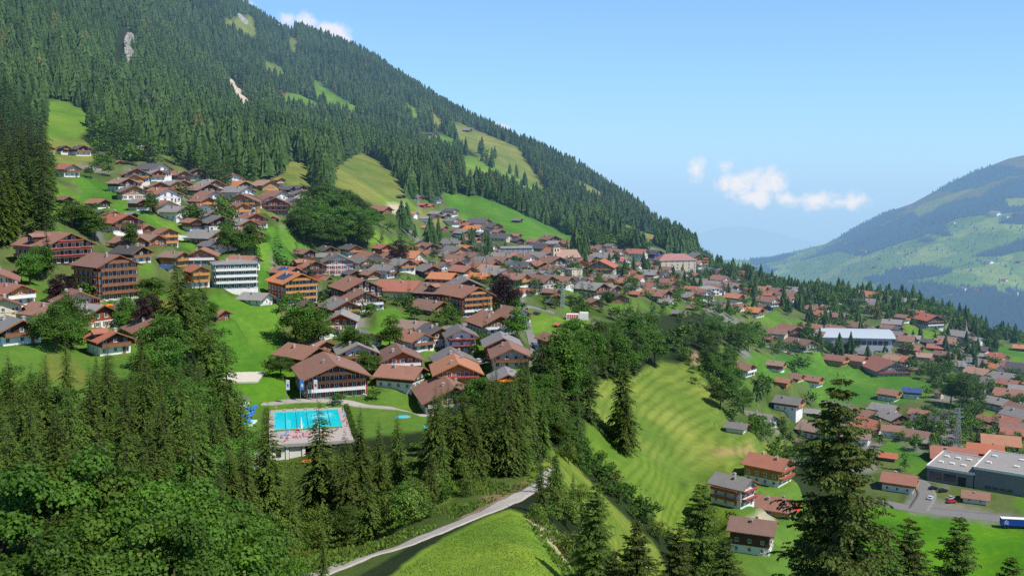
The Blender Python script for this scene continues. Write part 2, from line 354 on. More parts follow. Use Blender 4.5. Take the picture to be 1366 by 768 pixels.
# meadows
for poly, c, y0, y1 in [
    ([(56, 133), (88, 135), (128, 154), (120, 172), (95, 200), (50, 215), (10, 190), (62, 190)], LIME, 300, 900),
    ([(60, 185), (120, 190), (128, 215), (95, 225), (50, 215)], OLIVE, 300, 900),
    ([(105, 236), (150, 246), (175, 280), (235, 298), (262, 320), (305, 342), (290, 352), (240, 334), (200, 314), (150, 292), (110, 268)], GREEN, 300, 900),
    ([(65, 240), (110, 262), (95, 300), (70, 290)], LIME, 300, 700),
    ([(330, 308), (380, 305), (430, 328), (425, 340), (392, 342), (345, 352), (330, 335)], GREEN, 350, 800),
    ([(340, 340), (365, 345), (360, 385), (335, 380)], GREEN, 350, 800),
    ([(436, 228), (462, 212), (484, 202), (522, 226), (545, 255), (540, 270), (600, 292), (590, 300), (540, 285), (500, 275), (470, 258), (448, 250)], OLIVE, 500, 1500),
    ([(500, 262), (545, 268), (560, 282), (520, 282)], LIME, 500, 1500),
    ([(386, 215), (412, 218), (420, 245), (395, 255), (370, 240)], OLIVE, 500, 1300),
    ([(405, 266), (455, 282), (520, 318), (568, 322), (566, 344), (520, 332), (470, 312), (430, 300)], LIME, 450, 900),
    ([(590, 254), (640, 260), (700, 286), (768, 317), (722, 322), (680, 318), (632, 300), (600, 280)], GREEN, 500, 1300),
    ([(612, 206), (660, 214), (700, 236), (738, 278), (705, 276), (660, 256), (620, 244)], LIME, 700, 2000),
    ([(600, 160), (640, 176), (690, 196), (735, 262), (700, 240), (650, 216), (612, 190)], OLIVE, 800, 2600),
    ([(818, 290), (868, 310), (898, 325), (880, 328), (842, 320), (814, 304)], OLIVE, 600, 1330),
    ([(772, 240), (812, 262), (800, 266), (770, 250)], OLIVE, 900, 2600),
    ([(362, 120), (400, 126), (432, 142), (425, 148), (380, 138)], LIME, 800, 2600), ([(415, 103), (440, 122), (478, 143), (474, 154), (440, 144), (420, 128)], LIME, 800, 2600),
    ([(540, 135), (560, 150), (556, 162), (540, 150)], LIME, 800, 2800), ([(556, 175), (612, 186), (604, 202), (566, 192)], LIME, 800, 2600), ([(352, 80), (380, 92), (378, 104), (355, 98)], OLIVE, 800, 2800),
    ([(365, 20), (395, 28), (392, 42), (368, 34)], OLIVE, 900, 2800), ([(385, 48), (398, 52), (394, 72), (386, 66)], OLIVE, 900, 2800), ([(575, 150), (592, 162), (590, 172), (576, 166)], OLIVE, 900, 2800),
    ([(280, 398), (345, 400), (374, 412), (378, 462), (350, 490), (284, 496)], GREEN, 300, 600),
    ([(284, 490), (380, 490), (392, 545), (288, 545)], (.09, .22, .02), 290, 420),
    ([(205, 400), (235, 395), (240, 430), (210, 430)], OLIVE, 280, 480),
    ([(60, 470), (100, 478), (120, 500), (110, 520), (60, 505)], (.22, .22, .05), 220, 330), ([(195, 520), (225, 525), (228, 580), (205, 575)], DRY, 190, 320),
    ([(690, 413), (760, 424), (790, 432), (756, 442), (712, 462), (694, 440)], LIME, 380, 600),
    ([(640, 455), (668, 470), (665, 500), (640, 500)], GREEN, 300, 500),
    ([(505, 412), (545, 412), (545, 440), (500, 440)], GREEN, 350, 480), ([(475, 436), (505, 430), (535, 452), (500, 470)], GREEN, 350, 480),
    ([(765, 520), (830, 498), (880, 483), (935, 488), (955, 540), (1000, 588), (1065, 598), (1062, 608), (990, 612), (1010, 650), (950, 662), (900, 640), (850, 600), (795, 562)], HAY, 285, 520),
    ([(780, 560), (850, 600), (905, 645), (960, 672), (990, 700), (930, 760), (905, 735), (870, 690), (820, 640), (780, 600)], (.135, .215, .03), 290, 420),
    ([(735, 596), (770, 612), (830, 668), (880, 735), (905, 800), (770, 800), (745, 690), (700, 640)], (.17, .23, .03), 205, 284),
    ([(440, 800), (520, 768), (590, 716), (680, 678), (705, 688), (765, 755), (800, 900), (300, 1000), (380, 800)], (.16, .27, .03), 26, 186),
    ([(1005, 412), (1066, 430), (1060, 444), (1010, 430)], LIME, 500, 1200), ([(1000, 470), (1040, 475), (1030, 505), (985, 500)], GREEN, 420, 800),
    ([(1040, 470), (1085, 478), (1135, 482), (1250, 512), (1240, 528), (1190, 540), (1100, 535), (1035, 500)], GREEN, 380, 900),
    ([(1200, 429), (1248, 443), (1262, 455), (1250, 458), (1205, 444)], LIME, 500, 1000), ([(1325, 463), (1400, 465), (1400, 487), (1338, 485)], GREEN, 500, 1000),
    ([(1140, 672), (1240, 678), (1366, 706), (1500, 720), (1500, 800), (1366, 900), (1150, 900)], (.08, .215, .012), 240, 420),
    ([(1185, 585), (1236, 608), (1258, 622), (1232, 640), (1170, 605)], GREEN, 380, 620), ([(1308, 552), (1345, 543), (1348, 566), (1305, 572)], LIME, 400, 700),
    ([(560, 590), (600, 590), (640, 640), (600, 668), (560, 690), (500, 720), (480, 700), (530, 660)], (.13, .20, .03), 120, 290),
    ([(1176, 590), (1190, 590), (1190, 612), (1172, 612)], GREEN, 380, 620)]:
    paint(poly, c, y0, y1)
# grazed, damp and dry patches inside the meadows
mg = base[..., 1] > .19
mv = fbm(GX / 24, GY / 24, 131, 4) + .6 * fbm(GX / 70, GY / 70, 137, 3)
base[mg] *= (1 + np.stack([1.3 * mv, .7 * mv, .9 * mv], -1)[mg])
# terracettes and mowing stripes follow the contours
hm = inpoly(PX, PY, [(765, 500), (1066, 480), (1066, 700), (850, 768), (735, 768), (700, 600)]) & (GY > 205) & (GY < 520) & (base[..., 0] > .13)
st = np.sin(GZ * 2 * math.pi / 2.3 + fbm(GX / 40, GY / 40, 5) * 3) * .5 + .5
st = st ** 1.5 * (.55 + .9 * (fbm(GX / 45, GY / 45, 8) + .5))
TERR = np.where(hm, 1.0, np.where(base[..., 1] > .17, .30, 0.0))
base[hm] += (np.clip(fbm(GX / 18, GY / 18, 77)[hm], 0, 1) * .22)[:, None] * np.array([.8, .45, .25])
# bare earth and rock
for poly, c, y0, y1 in [([(515, 270), (540, 272), (545, 285), (520, 288)], (.5, .42, .30), 500, 1000), ([(610, 690), (650, 672), (690, 655), (700, 657), (660, 676), (620, 694)], EARTH, 150, 235),
                    ([(640, 662), (670, 650), (700, 642), (700, 650), (660, 668), (630, 680)], (.20, .15, .08), 150, 230),
                    ([(700, 690), (716, 694), (765, 745), (758, 755), (730, 722)], (.42, .33, .22), 100, 190), ([(940, 600), (1000, 596), (1010, 606), (960, 608)], DRY, 300, 460),
                    ([(1000, 690), (1030, 684), (1036, 700), (990, 720), (975, 700)], (.42, .36, .27), 270, 400), ([(920, 470), (935, 470), (940, 488), (925, 488)], EARTH, 400, 600),
                    ([(301, 103), (308, 104), (335, 145), (330, 150), (312, 134)], (.30, .25, .17), 700, 2600), ([(0, 285), (12, 280), (36, 320), (20, 322)], EARTH, 300, 500),
                    ([(290, 30), (335, 20), (345, 50), (330, 48)], OLIVE, 900, 2800)]:
    paint(poly, c, y0, y1, meadow=True)
base[(GY > 100) & (GY < 290) & inpoly(PX, PY, [(330, 610), (700, 600), (735, 640), (690, 668), (560, 720), (440, 790), (330, 800)]) & (np.abs(base - np.array(WOODF)).sum(-1) < 1e-6)] = (.075, .115, .025)
paint([(1222, 652), (1240, 664), (1330, 684), (1400, 694), (1400, 704), (1300, 694), (1215, 684), (1205, 672)], GREY, 330, 500, meadow=True)
# worn streets and yards inside the villages
tm = (np.abs(base - np.array(TOWN)).sum(-1) < 1e-6)
base[tm & (GY < 350)] = (.095, .185, .03); tm &= GY > 350
nz = fbm(GX / 28, GY / 28, 55); nz2 = fbm(GX / 14, GY / 14, 66)
base[tm & (nz > .13)] = GREY; base[tm & (nz2 > .12)] = (.06, .10, .02); base[tm & (nz2 < -.12) & (nz < .05)] = (.09, .20, .02)
# mountain woods: forest floor tone varies
fl = (np.abs(base - np.array(WOODF)).sum(-1) < 1e-6)
base[fl] *= (1 + 1.2 * fbm(GX / 60, GY / 60, 91)[fl])[:, None]
def blur(a, k=1):
    for _ in range(k):
        a = (a + np.roll(a, 1, 0) + np.roll(a, -1, 0) + np.roll(a, 1, 1) + np.roll(a, -1, 1)) / 5
    return a
PADS = []
def build_ground():
    """levels a building plot under every house, then makes the ground sheet"""
    global GZ, GT, CM
    ws = np.zeros(GX.shape); wz = np.zeros(GX.shape)
    for X, Y, Z, r in PADS:
        j0, j1 = np.searchsorted(gb, math.log(max(30, Y - r - 14))), np.searchsorted(gb, math.log(Y + r + 14)); i0, i1 = np.searchsorted(ga, (X - r - 14) / Y - .02), np.searchsorted(ga, (X + r + 14) / Y + .02)
        sl = (slice(i0, i1), slice(j0, j1)); d = np.hypot(GX[sl] - X, GY[sl] - Y)
        w_ = np.clip(1 - (d - r) / 7.0, 0, 1); w_ = w_ * w_ * (3 - 2 * w_); ws[sl] += w_; wz[sl] += w_ * Z
    k = np.clip(ws, 0, 1); GZ = GZ * (1 - k) + np.where(ws > 0, wz / np.maximum(ws, 1e-6), 0) * k
    GT = GZ / GY; CM = np.maximum.accumulate(GT, axis=1)
    ni, nj = GX.shape; idx = np.arange(ni * nj).reshape(ni, nj)
    q = np.stack([idx[:-1, :-1], idx[1:, :-1], idx[1:, 1:], idx[:-1, 1:]], -1).reshape(-1, 4)
    ter = put('ground', mesh_np('ground', np.stack([GX, GY, GZ], -1).reshape(-1, 3), q, [LAND], True, col=np.clip(blur(base, 1), .004, .9).reshape(-1, 3)))
    ta_ = ter.data.attributes.new('terrace', 'FLOAT', 'POINT'); ta_.data.foreach_set('value', blur(TERR).astype(np.float32).ravel())
    ter['kind'] = 'structure'

# ------------------------------------------------------------------ the hills across the valley
def hill(name, us, ys, prof, mat_fn, seed, amp, kind='structure'):
    """prof(px)-> skyline row; surface falls from the skyline (far) to its foot (near)"""
    U, V = np.meshgrid(us, np.linspace(0, 1, 220), indexing='ij')
    Y = ys[0] + (ys[1] - ys[0]) * V
    sky_ = np.interp(U * F + CX, prof[0], prof[1]); foot = prof[2]
    t = ray(CX, 0)[0] * 0
    tt = np.array([[0.]])
    top = np.vectorize(lambda p: ray(CX, p)[1])(sky_[:, 0])[:, None]; bot = ray(CX, foot)[1]
    Z = (bot * ys[0]) * (1 - V ** 1.15) + (top * ys[1]) * V ** 1.15
    X = U * Y
    env = np.clip(4 * V * (1 - V), 0, 1)
    Z = Z + fbm(X / 900, Y / 900, seed, 5) * amp * (.25 + env) + (1 - np.abs(fbm(X / 420, Y / 700, seed + 5, 4)) * 4) * amp * .18 * env
    return U, V, X, Y, Z
us = np.linspace(.18, .75, 420)
pr = ([683, 1000, 1030, 1100, 1180, 1215, 1260, 1290, 1340, 1366, 1450, 1650], [350, 347, 342, 325, 282, 270, 245, 231, 212, 206, 190, 170], 560)
U, V, X, Y, Z = hill('far_hillside', us, (2000, 5200), pr, None, 12, 110)
FX, FY, FZ = X, Y, Z
hx, hy = proj(X, Y, Z)
n1 = fbm(X / 260, Y / 420, 41, 5); n2 = fbm(X / 130, Y / 200, 47, 4)
fc = np.zeros(X.shape + (3,)); fc[:] = (.15, .27, .065)
fc[n2 > .10] = (.26, .36, .09); fc[hy < 285] = (.14, .19, .08); fc[(hy < 285) & (n2 > 0)] = (.17, .17, .085)
belt = inpoly(hx, hy, [(1060, 350), (1120, 330), (1180, 300), (1250, 270), (1366, 235), (1600, 200), (1600, 285), (1366, 282), (1280, 290), (1260, 300), (1290, 340), (1300, 355), (1250, 368), (1190, 378), (1170, 345), (1120, 335)])
lowbelt = inpoly(hx, hy, [(1240, 400), (1300, 385), (1366, 395), (1600, 380), (1600, 500), (1200, 500)]) | inpoly(hx, hy, [(1180, 360), (1290, 345), (1366, 320), (1366, 335), (1280, 352), (1180, 375)])
glade = inpoly(hx, hy, [(1215, 282), (1230, 272), (1300, 250), (1240, 285), (1225, 290)]) | inpoly(hx, hy, [(1340, 265), (1400, 262), (1400, 275), (1345, 276)])
HW = ((n1 > .07) | (belt & (n1 > -.12)) | (lowbelt & (n1 > -.16))) & ~glade & (hy > 222)
fc[HW] = (.03, .065, .03)
fc[glade] = (.24, .30, .08)
ni, nj = X.shape; idx = np.arange(ni * nj).reshape(ni, nj)
q = np.stack([idx[:-1, :-1], idx[1:, :-1], idx[1:, 1:], idx[:-1, 1:]], -1).reshape(-1, 4)
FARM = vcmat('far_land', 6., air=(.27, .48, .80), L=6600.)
o = put('far_hillside', mesh_np('far_hillside', np.stack([X, Y, Z], -1).reshape(-1, 3), q, [FARM], True, col=fc.reshape(-1, 3))); o['kind'] = 'structure'
# faint blue range on the horizon
us = np.linspace(-.2, .8, 160)
pr = ([500, 880, 930, 960, 990, 1030, 1060, 1100, 1400], [330, 322, 312, 303, 301, 308, 318, 326, 330], 350)
U, V, X, Y, Z = hill('horizon_mountains', us, (13000, 17000), pr, None, 22, 260)
ni, nj = X.shape; idx = np.arange(ni * nj).reshape(ni, nj)
q = np.stack([idx[:-1, :-1], idx[1:, :-1], idx[1:, 1:], idx[:-1, 1:]], -1).reshape(-1, 4)
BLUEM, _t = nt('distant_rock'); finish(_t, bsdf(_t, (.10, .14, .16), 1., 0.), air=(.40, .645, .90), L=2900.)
o = put('horizon_mountains', mesh_np('horizon_mountains', np.stack([X, Y, Z], -1).reshape(-1, 3), q, [BLUEM], True)); o['kind'] = 'structure'

# ------------------------------------------------------------------ sky and sun
SUN = np.array([.62, -.42, 1.0]); SUN /= np.linalg.norm(SUN)
el = math.asin(SUN[2]); az = math.atan2(SUN[0], SUN[1])
w = bpy.data.worlds.new('World'); sc.world = w; w.use_nodes = True; t = w.node_tree; t.nodes.clear()
sky = N(t, 'ShaderNodeTexSky', sky_type='NISHITA', sun_disc=False, sun_elevation=el, sun_rotation=az, altitude=1300, air_density=1.0, dust_density=.6, ozone_density=2.0)
tc = N(t, 'ShaderNodeTexCoord'); g = tc.outputs['Generated']
sx = N(t, 'ShaderNodeSeparateXYZ'); t.links.new(g, sx.inputs[0])
uu = math_(t, 'DIVIDE', sx.outputs[0], math_(t, 'MAXIMUM', sx.outputs[1], .01)); vv = math_(t, 'DIVIDE', sx.outputs[2], math_(t, 'MAXIMUM', sx.outputs[1], .01))
nz = N(t, 'ShaderNodeTexNoise'); nz.inputs['Scale'].default_value = 34; nz.inputs['Detail'].default_value = 9; nz.inputs['Roughness'].default_value = .62; t.links.new(g, nz.inputs[0])
cl = None
def blob(px, py, rx, ry, a=1.0):
    """a cumulus at a compass bearing and height angle"""
    global cl
    u0, v0 = ray(px, py); ax = math_(t, 'DIVIDE', math_(t, 'SUBTRACT', uu, u0), rx / F); ay = math_(t, 'DIVIDE', math_(t, 'SUBTRACT', vv, v0), ry / F)
    d = math_(t, 'SQRT', math_(t, 'ADD', math_(t, 'MULTIPLY', ax, ax), math_(t, 'MULTIPLY', ay, ay)))
    v = math_(t, 'MULTIPLY', math_(t, 'SUBTRACT', 1.0, d), a)
    cl = v if cl is None else math_(t, 'MAXIMUM', cl, v)
for b in [(405, 30, 26, 20, 1.3), (440, 45, 32, 20, 1.3), (385, 26, 24, 16, 1.1), (460, 56, 18, 12, 1.), (665, 178, 16, 14, .8), (325, 8, 24, 12, 1),
          (968, 222, 22, 16, 1.1), (985, 245, 42, 26, 1.25), (1010, 262, 40, 18, 1.1), (930, 232, 18, 22, .9), (1090, 266, 56, 20, 1.0), (1125, 270, 40, 14, .85), (1050, 266, 50, 16, .95), (1015, 250, 60, 22, .8)]: blob(*b)
dens = math_(t, 'ADD', cl, math_(t, 'MULTIPLY', math_(t, 'SUBTRACT', nz.outputs[0], .5), 3.0))
mask = N(t, 'ShaderNodeMapRange', interpolation_type='SMOOTHSTEP'); t.links.new(dens, mask.inputs[0]); mask.inputs[1].default_value = .02; mask.inputs[2].default_value = .95
mk = math_(t, 'MULTIPLY', mask.outputs[0], math_(t, 'MULTIPLY', math_(t, 'GREATER_THAN', cl, -.6), .82))
hi = math_(t, 'MULTIPLY', math_(t, 'EXPONENT', math_(t, 'MULTIPLY', math_(t, 'MAXIMUM', sx.outputs[2], 0.0), -4.5)), .80)
SKYS = .12
tfac = N(t, 'ShaderNodeMapRange'); t.links.new(sx.outputs[2], tfac.inputs[0]); tfac.inputs[1].default_value = .25; tfac.inputs[2].default_value = .75
tint = mixc(t, 1.0, sky.outputs[0], mixc(t, tfac.outputs[0], (.86, 1.26, 1.66), (.36, .42, .52)), 'MULTIPLY')
hi = math_(t, 'MULTIPLY', hi, math_(t, 'ADD', math_(t, 'MULTIPLY', math_(t, 'MAXIMUM', sx.outputs[1], 0.0), .62), .38))
c1 = mixc(t, hi, tint, tuple(v / SKYS for v in (.40, .645, .965)))
c2 = mixc(t, mk, c1, tuple(v / SKYS for v in (.93, .91, .93)))
bg = N(t, 'ShaderNodeBackground'); t.links.new(c2, bg.inputs[0]); bg.inputs[1].default_value = SKYS
ow = N(t, 'ShaderNodeOutputWorld'); t.links.new(bg.outputs[0], ow.inputs[0])
sd = bpy.data.lights.new('sun', 'SUN'); sd.energy = 5.0; sd.angle = R(.55); sd.color = (1.0, .945, .85)
so = put('sun', sd); from mathutils import Vector
so.rotation_euler = Vector(SUN).to_track_quat('Z', 'Y').to_euler()
sc.view_settings.view_transform = 'Standard'; sc.view_settings.look = 'None'; sc.view_settings.exposure = 0; sc.view_settings.gamma = 1
# ------------------------------------------------------------------ buildings
FOOT = []          # footprints (x, y, radius) kept clear of trees
wm = MB().box(-.62, .62, -.05, .06, -.72, .72, 0); wm.box(-.48, -.04, -.09, -.05, -.6, .6, 1); wm.box(.04, .48, -.09, -.05, -.6, .6, 1)
WIN_SMALL = wm.mesh('window', FRAME, GLASS)
fm = MB().box(-.66, -.5, -.12, .05, -.76, .76).box(.5, .66, -.12, .05, -.76, .76).box(-.5, .5, -.12, .05, -.76, -.62).box(-.5, .5, -.12, .05, .62, .76).box(-.04, .04, -.10, .05, -.62, .62).box(-.72, .72, -.18, .05, -.83, -.76)
WIN_FRAME = fm.mesh('window', FRAME); WIN_PANE = MB().box(-.5, .5, -.05, .02, -.62, .62).mesh('pane', GLASS)
DOOR = {k: MB().box(-.5, .5, -.10, .04, 0, 2.05, 0).box(-.62, -.5, -.14, .04, 0, 2.15, 1).box(.5, .62, -.14, .04, 0, 2.15, 1).box(-.5, .5, -.14, .04, 2.05, 2.15, 1).box(-.3, .3, -.12, -.1, 1.2, 1.8, 2).mesh('door', WALL[k], FRAME, GLASS) for k in 'wod'}
SHUT = {k: MB().box(-.22, .22, -.10, .02, -.74, .74).mesh('shutter', m) for k, m in
        dict(g=simple('shutter_green', (.05, .16, .10), .6), r=simple('shutter_red', (.35, .05, .04), .6), w=WALL['w']).items()}
chm = MB().box(-.45, .45, -.45, .45, 0, 1.5).box(-.58, .58, -.58, .58, 1.5, 1.66).box(-.3, .3, -.3, .3, 1.66, 1.9)
CHIM = chm.mesh('chimney', simple('chimney_render', (.42, .38, .34), .9)); 
LANDM_ = 0
LANDM = [(742, 338, 'the square church tower'), (900, 352, 'the pink-roofed grand hotel'), (405, 565, 'the swimming pool'), (1120, 442, 'the white-roofed sports hall'), (1320, 645, 'the grey factory'),
         (1277, 575, 'the valley power pylon'), (450, 352, 'the white village hall'), (440, 500, 'the chalet behind the pool'), (622, 402, 'the orange-balconied chalet hotel'),
         (140, 378, 'the red-balconied hotel'), (70, 335, 'the flower-decked hotel'), (315, 372, 'the white terraced hotel'), (700, 292, 'the bright upper meadow'), (905, 555, 'the striped hay field'),
         (1288, 445, 'the chapel with tan spire'), (1288, 505, 'the round tree by the road'), (90, 165, 'the topmost left meadow'), (1158, 400, 'the blue scaffolded building'),
         (320, 430, 'the lawn above the court'), (730, 432, 'the lime green village lawn'), (1130, 510, 'the emerald valley meadow'), (444, 305, 'the leafy wood'),
         (812, 365, 'the broad red-brown central chalet'), (570, 345, 'the long orange roof'), (1010, 648, 'the red-flowered grey-roofed house'), (940, 395, 'the house with tall bays'), (527, 280, 'the bare building plot')]
RW = dict(B='brown', G='grey', K='charcoal', O='orange', R='rust-red', T='tan', P='pink', S='solar-panelled', W='white')
WW = dict(w='brown timber', d='dark timber', o='orange timber', r='red timber', p='white', c='cream', g='grey', n='navy')
HL = []
def direction(dx, dy):
    a = math.degrees(math.atan2(-dy, dx)) % 360
    return ['right of', 'up and right of', 'above', 'up and left of', 'left of', 'down and left of', 'below', 'down and right of'][int((a + 22.5) // 45) % 8]
def roofmesh(W, L, He, s, rt, o=1.3, of=1.5, th=.28):
    b = MB()
    if rt == 'gable':
        x = W / 2 + o; ze = He - s * o; zr = He + s * W / 2
        prof = [(-x, ze), (0, zr), (x, ze), (x, ze + th), (0, zr + th), (-x, ze + th)]
        b.prism(prof, -L / 2 - of, L / 2 + of * .7)
    elif rt == 'hip':
        x = W / 2 + .8; y = L / 2 + .8; h = He + s * min(W, L) / 2; rx = max(0, (W - L) / 2); ry = max(0, (L - W) / 2)
        b.add([(-x, -y, He - .2), (x, -y, He - .2), (x, y, He - .2), (-x, y, He - .2), (-x, -y, He + .05), (x, -y, He + .05), (x, y, He + .05), (-x, y, He + .05),
               (-rx, -ry, h), (rx, -ry, h), (rx, ry, h), (-rx, ry, h)] if True else [],
              [(3, 2, 1, 0), (0, 1, 5, 4), (1, 2, 6, 5), (2, 3, 7, 6), (3, 0, 4, 7), (4, 5, 9, 8), (5, 6, 10, 9), (6, 7, 11, 10), (7, 4, 8, 11), (8, 9, 10, 11)])
    else:
        b.box(-W / 2 - .3, W / 2 + .3, -L / 2 - .3, L / 2 + .3, He, He + .35)
    return b
def house(x, yt, w_, a_=15, n=2, rf='B', wl='w', bs=None, ex='', r=1.2, cat='chalet', name=None, label=None, rt='gable', slope=.46, y0=225, world=None):
    w = w_ * ((1.22 if 380 < x < 720 and yt > 360 and not world else 1.12) if w_ < 70 else 1.0); a = a_ + (12 if 14 < a_ < 60 and w_ < 70 else 0)
    ang = R(a); ca, sa = abs(math.cos(ang)), abs(math.sin(ang))
    ov = 2.6
    def dims(Y):
        tot = max(w * Y / F - ov * .8, 2.0)
        return tot / (ca + r * sa)
    def hts(W):
        He = 2.7 * n - (.9 if n > 1 and rt == 'gable' else 0)
        if W < 7: He *= max(.55, W / 7)
        return He, He + (slope * W / 2 if rt == 'gable' else slope * min(W, W * r) / 2 if rt == 'hip' else .3) + .3
    if world: X, Y, Z, W = world; 
    else:
        u, t_ = ray(x, yt); ys = YS[(YS > y0) & (YS < 2600)]; z = H(u * ys, ys)
        best = None; prev = None
        for Yc, zc in zip(ys, z):
            Wc = dims(Yc); f_ = t_ * Yc - (zc + hts(Wc)[1])
            if prev is not None and f_ < 0 <= prev: best = Yc; break
            prev = f_
        if best is None: best = ys[int(np.argmin(np.abs(np.array([t_ * q - (zz + hts(dims(q))[1]) for q, zz in zip(ys, z)]))))]
        Y = float(best); X = float(u * Y); Z = float(H(X, Y)); W = dims(Y)
    L = W * r; He, Hr = hts(W); px = w
    nm = name or {'chalet': 'chalet', 'hotel': 'chalet_hotel', 'house': 'house', 'hut': 'timber_hut', 'barn': 'barn'}.get(cat, cat)
    root = put(nm, None, None, (X, Y, Z), ang); root.empty_display_size = 1
    hb = 2.6 if n > 1 else .5
    if bs is None: bs = wl if rt != 'gable' else ('p' if n > 1 and wl not in 'gn' else wl)
    if W < 7 and n > 1: hb = He * .4
    # walls
    put('lower_wall', MB().box(-W / 2, W / 2, -L / 2, L / 2, -7, hb).mesh('lower_wall', WALL[bs]), root)
    if rt == 'gable':
        e = .12; s = slope
        up = MB().prism([(-W / 2 - e, hb), (W / 2 + e, hb), (W / 2 + e, He - .03), (0, He + s * W / 2 - .02), (-W / 2 - e, He - .03)], -L / 2 - e, L / 2 + e)
    else: up = MB().box(-W / 2 - .08, W / 2 + .08, -L / 2 - .08, L / 2 + .08, hb, He - .01)
    put('upper_wall', up.mesh('upper_wall', WALL[wl]), root)
    rb = roofmesh(W, L, He, slope, rt, 1.1 + .03 * W, 1.3 + .03 * W)
    ro = put('roof', rb.mesh('roof', ROOF[rf]), root)
    if px >= 30 and rt == 'gable':   # barge boards on the front gable
        x_ = W / 2 + 1.1 + .03 * W; zz = He - slope * (1.1 + .03 * W); zr = He + slope * W / 2; yf = -L / 2 - 1.3 - .03 * W
        bb = MB().prism([(-x_, zz - .12), (0, zr - .12), (0, zr + .30), (-x_, zz + .30)], yf - .07, yf - .004).prism([(0, zr - .12), (x_, zz - .12), (x_, zz + .30), (0, zr + .30)], yf - .07, yf - .004)
        put('barge_board', bb.mesh('barge_board', WALL['w' if rf != 'O' else 'o']), ro)
    if px >= 14:
        rr = random.Random(int(x * 31 + yt)); cx_ = rr.choice([-.18, .16]) * W; cy_ = rr.uniform(-.25, .3) * L
        put('chimney', CHIM, ro, (cx_, cy_, Hr - .3 - slope * abs(cx_) * (rt != 'flat') - (.4 if rt == 'hip' else .3)), 0, min(1, W / 11))
        if px >= 60: put('chimney', CHIM, ro, (-cx_ * .8, -cy_ - 1, Hr - slope * abs(cx_) * (rt != 'flat') - .6))
    # windows
    big = px >= 42
    def win(lx, ly, lz, rz, sh=None, sc_=1.0):
        if big:
            f = put('window', WIN_FRAME, root, (lx, ly, lz), rz, sc_); put('pane', WIN_PANE, f)
            if sh:
                for s_ in (-.92, .92): put('shutter', SHUT[sh], f, (s_, 0, 0))
        else: put('window', WIN_SMALL, root, (lx, ly, lz), rz, sc_)
    if W > 3.5:
        per = 2 if px < 17 else 3 if px < 30 else max(3, min(7, int(W / 2.9)))
        rows = min(n, 2) if px < 24 else n
        wsc = min(1.25, max(.6, W / 12)); shc = random.Random(int(x + yt)).choice([None, 'g', 'w', 'r', None]) if big else None
        if 'G' in ex: shc = 'g'
        if shc == 'w' and wl in 'wd': shc = None
        side = -1 if a >= 0 else 1
        ng = n + (1 if n > 1 and rt == 'gable' and W > 9 else 0)
        for k in range(ng):
            z_ = 1.45 + 2.7 * k
            if rt == 'gable' and z_ + .9 > He + slope * W / 2 - .8: break
            if px < 24 and k >= rows and k != ng - 1: continue
            yo = -L / 2 - (.12 if (z_ > hb and rt == 'gable') else .08 if z_ > hb else 0)
            half = W / 2 - 1.2 if z_ + .8 < He else (He + slope * W / 2 - z_ - 1.0) / slope
            if half < .8 : cnt = 1
            else: cnt = max(1, min(per, int(2 * half / 2.2) + 1))
            for i in range(cnt):
                lx = 0 if cnt == 1 else -half + 2 * half * i / (cnt - 1)
                win(lx, yo, z_, 0, shc if cnt * 2.6 < W else None, wsc)
            if k < n and z_ + .9 < He + .2 and sa > .2:
                ps = max(2, min(6, int(L / 3.2))) if px >= 24 else 2
                xo = side * (W / 2 + (.12 if (z_ > hb and rt == 'gable') else .08 if z_ > hb else 0))
                for i in range(ps):
                    ly = -L / 2 + L * (i + .5) / ps
                    if z_ + .8 < He - .2: win(xo, ly, z_, side * math.pi / 2, None, wsc)
        if big or px > 34: put('door', DOOR['o' if wl == 'o' else 'w'], root, (W * .28, -L / 2 - .01, .02))
    # balconies
    trim = WALL['p'] if 'Y' in ex else WALL['o'] if ('o' in ex or wl == 'o') else WALL['w'] if wl in 'pcdr' and 'w' not in ex else WALL['w'] if wl != 'w' else WALL['o' if (int(x) % 3 == 0) else 'd']
    if n > 1 and px > 16 and rt != 'flat' and 'N' not in ex:
        levels = [k for k in range(1, n + (1 if ('t' in ex) else 0))]
        for k in levels:
            z_ = 2.7 * k; ww = W * (.94 if z_ + 1 < He else .55); yo = -L / 2 - .13
            b = MB().box(-ww / 2, ww / 2, yo - 1.25, yo, z_ - .18, z_ - .02).box(-ww / 2, ww / 2, yo - 1.3, yo - 1.22, z_ - .25, z_ + .85).box(-ww / 2 - .04, -ww / 2 + .04, yo - 1.24, yo, z_ - .22, z_ + .85).box(ww / 2 - .04, ww / 2 + .04, yo - 1.24, yo, z_ - .22, z_ + .85)
            if px >= 42: b.box(-ww / 2 - .05, ww / 2 + .05, yo - 1.36, yo - 1.16, z_ + .85, z_ + .93)
            bo = put('balcony', b.mesh('balcony', WALL['p'] if ('y' in ex and k == 1) else trim), root)
            if 'f' in ex:
                put('flower_box', MB().box(-ww / 2 + .2, ww / 2 - .2, yo - 1.7, yo - 1.33, z_ + .45, z_ + .95).mesh('flower_box', FLOWER_M), bo)
        if 'L' in ex:
            side = -1 if a >= 0 else 1
            for k in levels:
                z_ = 2.7 * k
                if z_ + .8 > He + .3: continue
                xo = side * (W / 2 + .14); x1 = xo + side * 1.2
                b = MB().box(min(xo, x1), max(xo, x1), -L * .46, L * .46, z_ - .18, z_ - .02).box(min(x1, x1 + side * .08), max(x1, x1 + side * .08), -L * .46, L * .46, z_ - .25, z_ + .85)
                bo = put('balcony', b.mesh('balcony', trim), root)
                if 'f' in ex: put('flower_box', MB().box(min(x1 + side * .1, x1 + side * .4), max(x1 + side * .1, x1 + side * .4), -L * .44, L * .44, z_ + .35, z_ + .95).mesh('flower_box', FLOWER_M), bo)
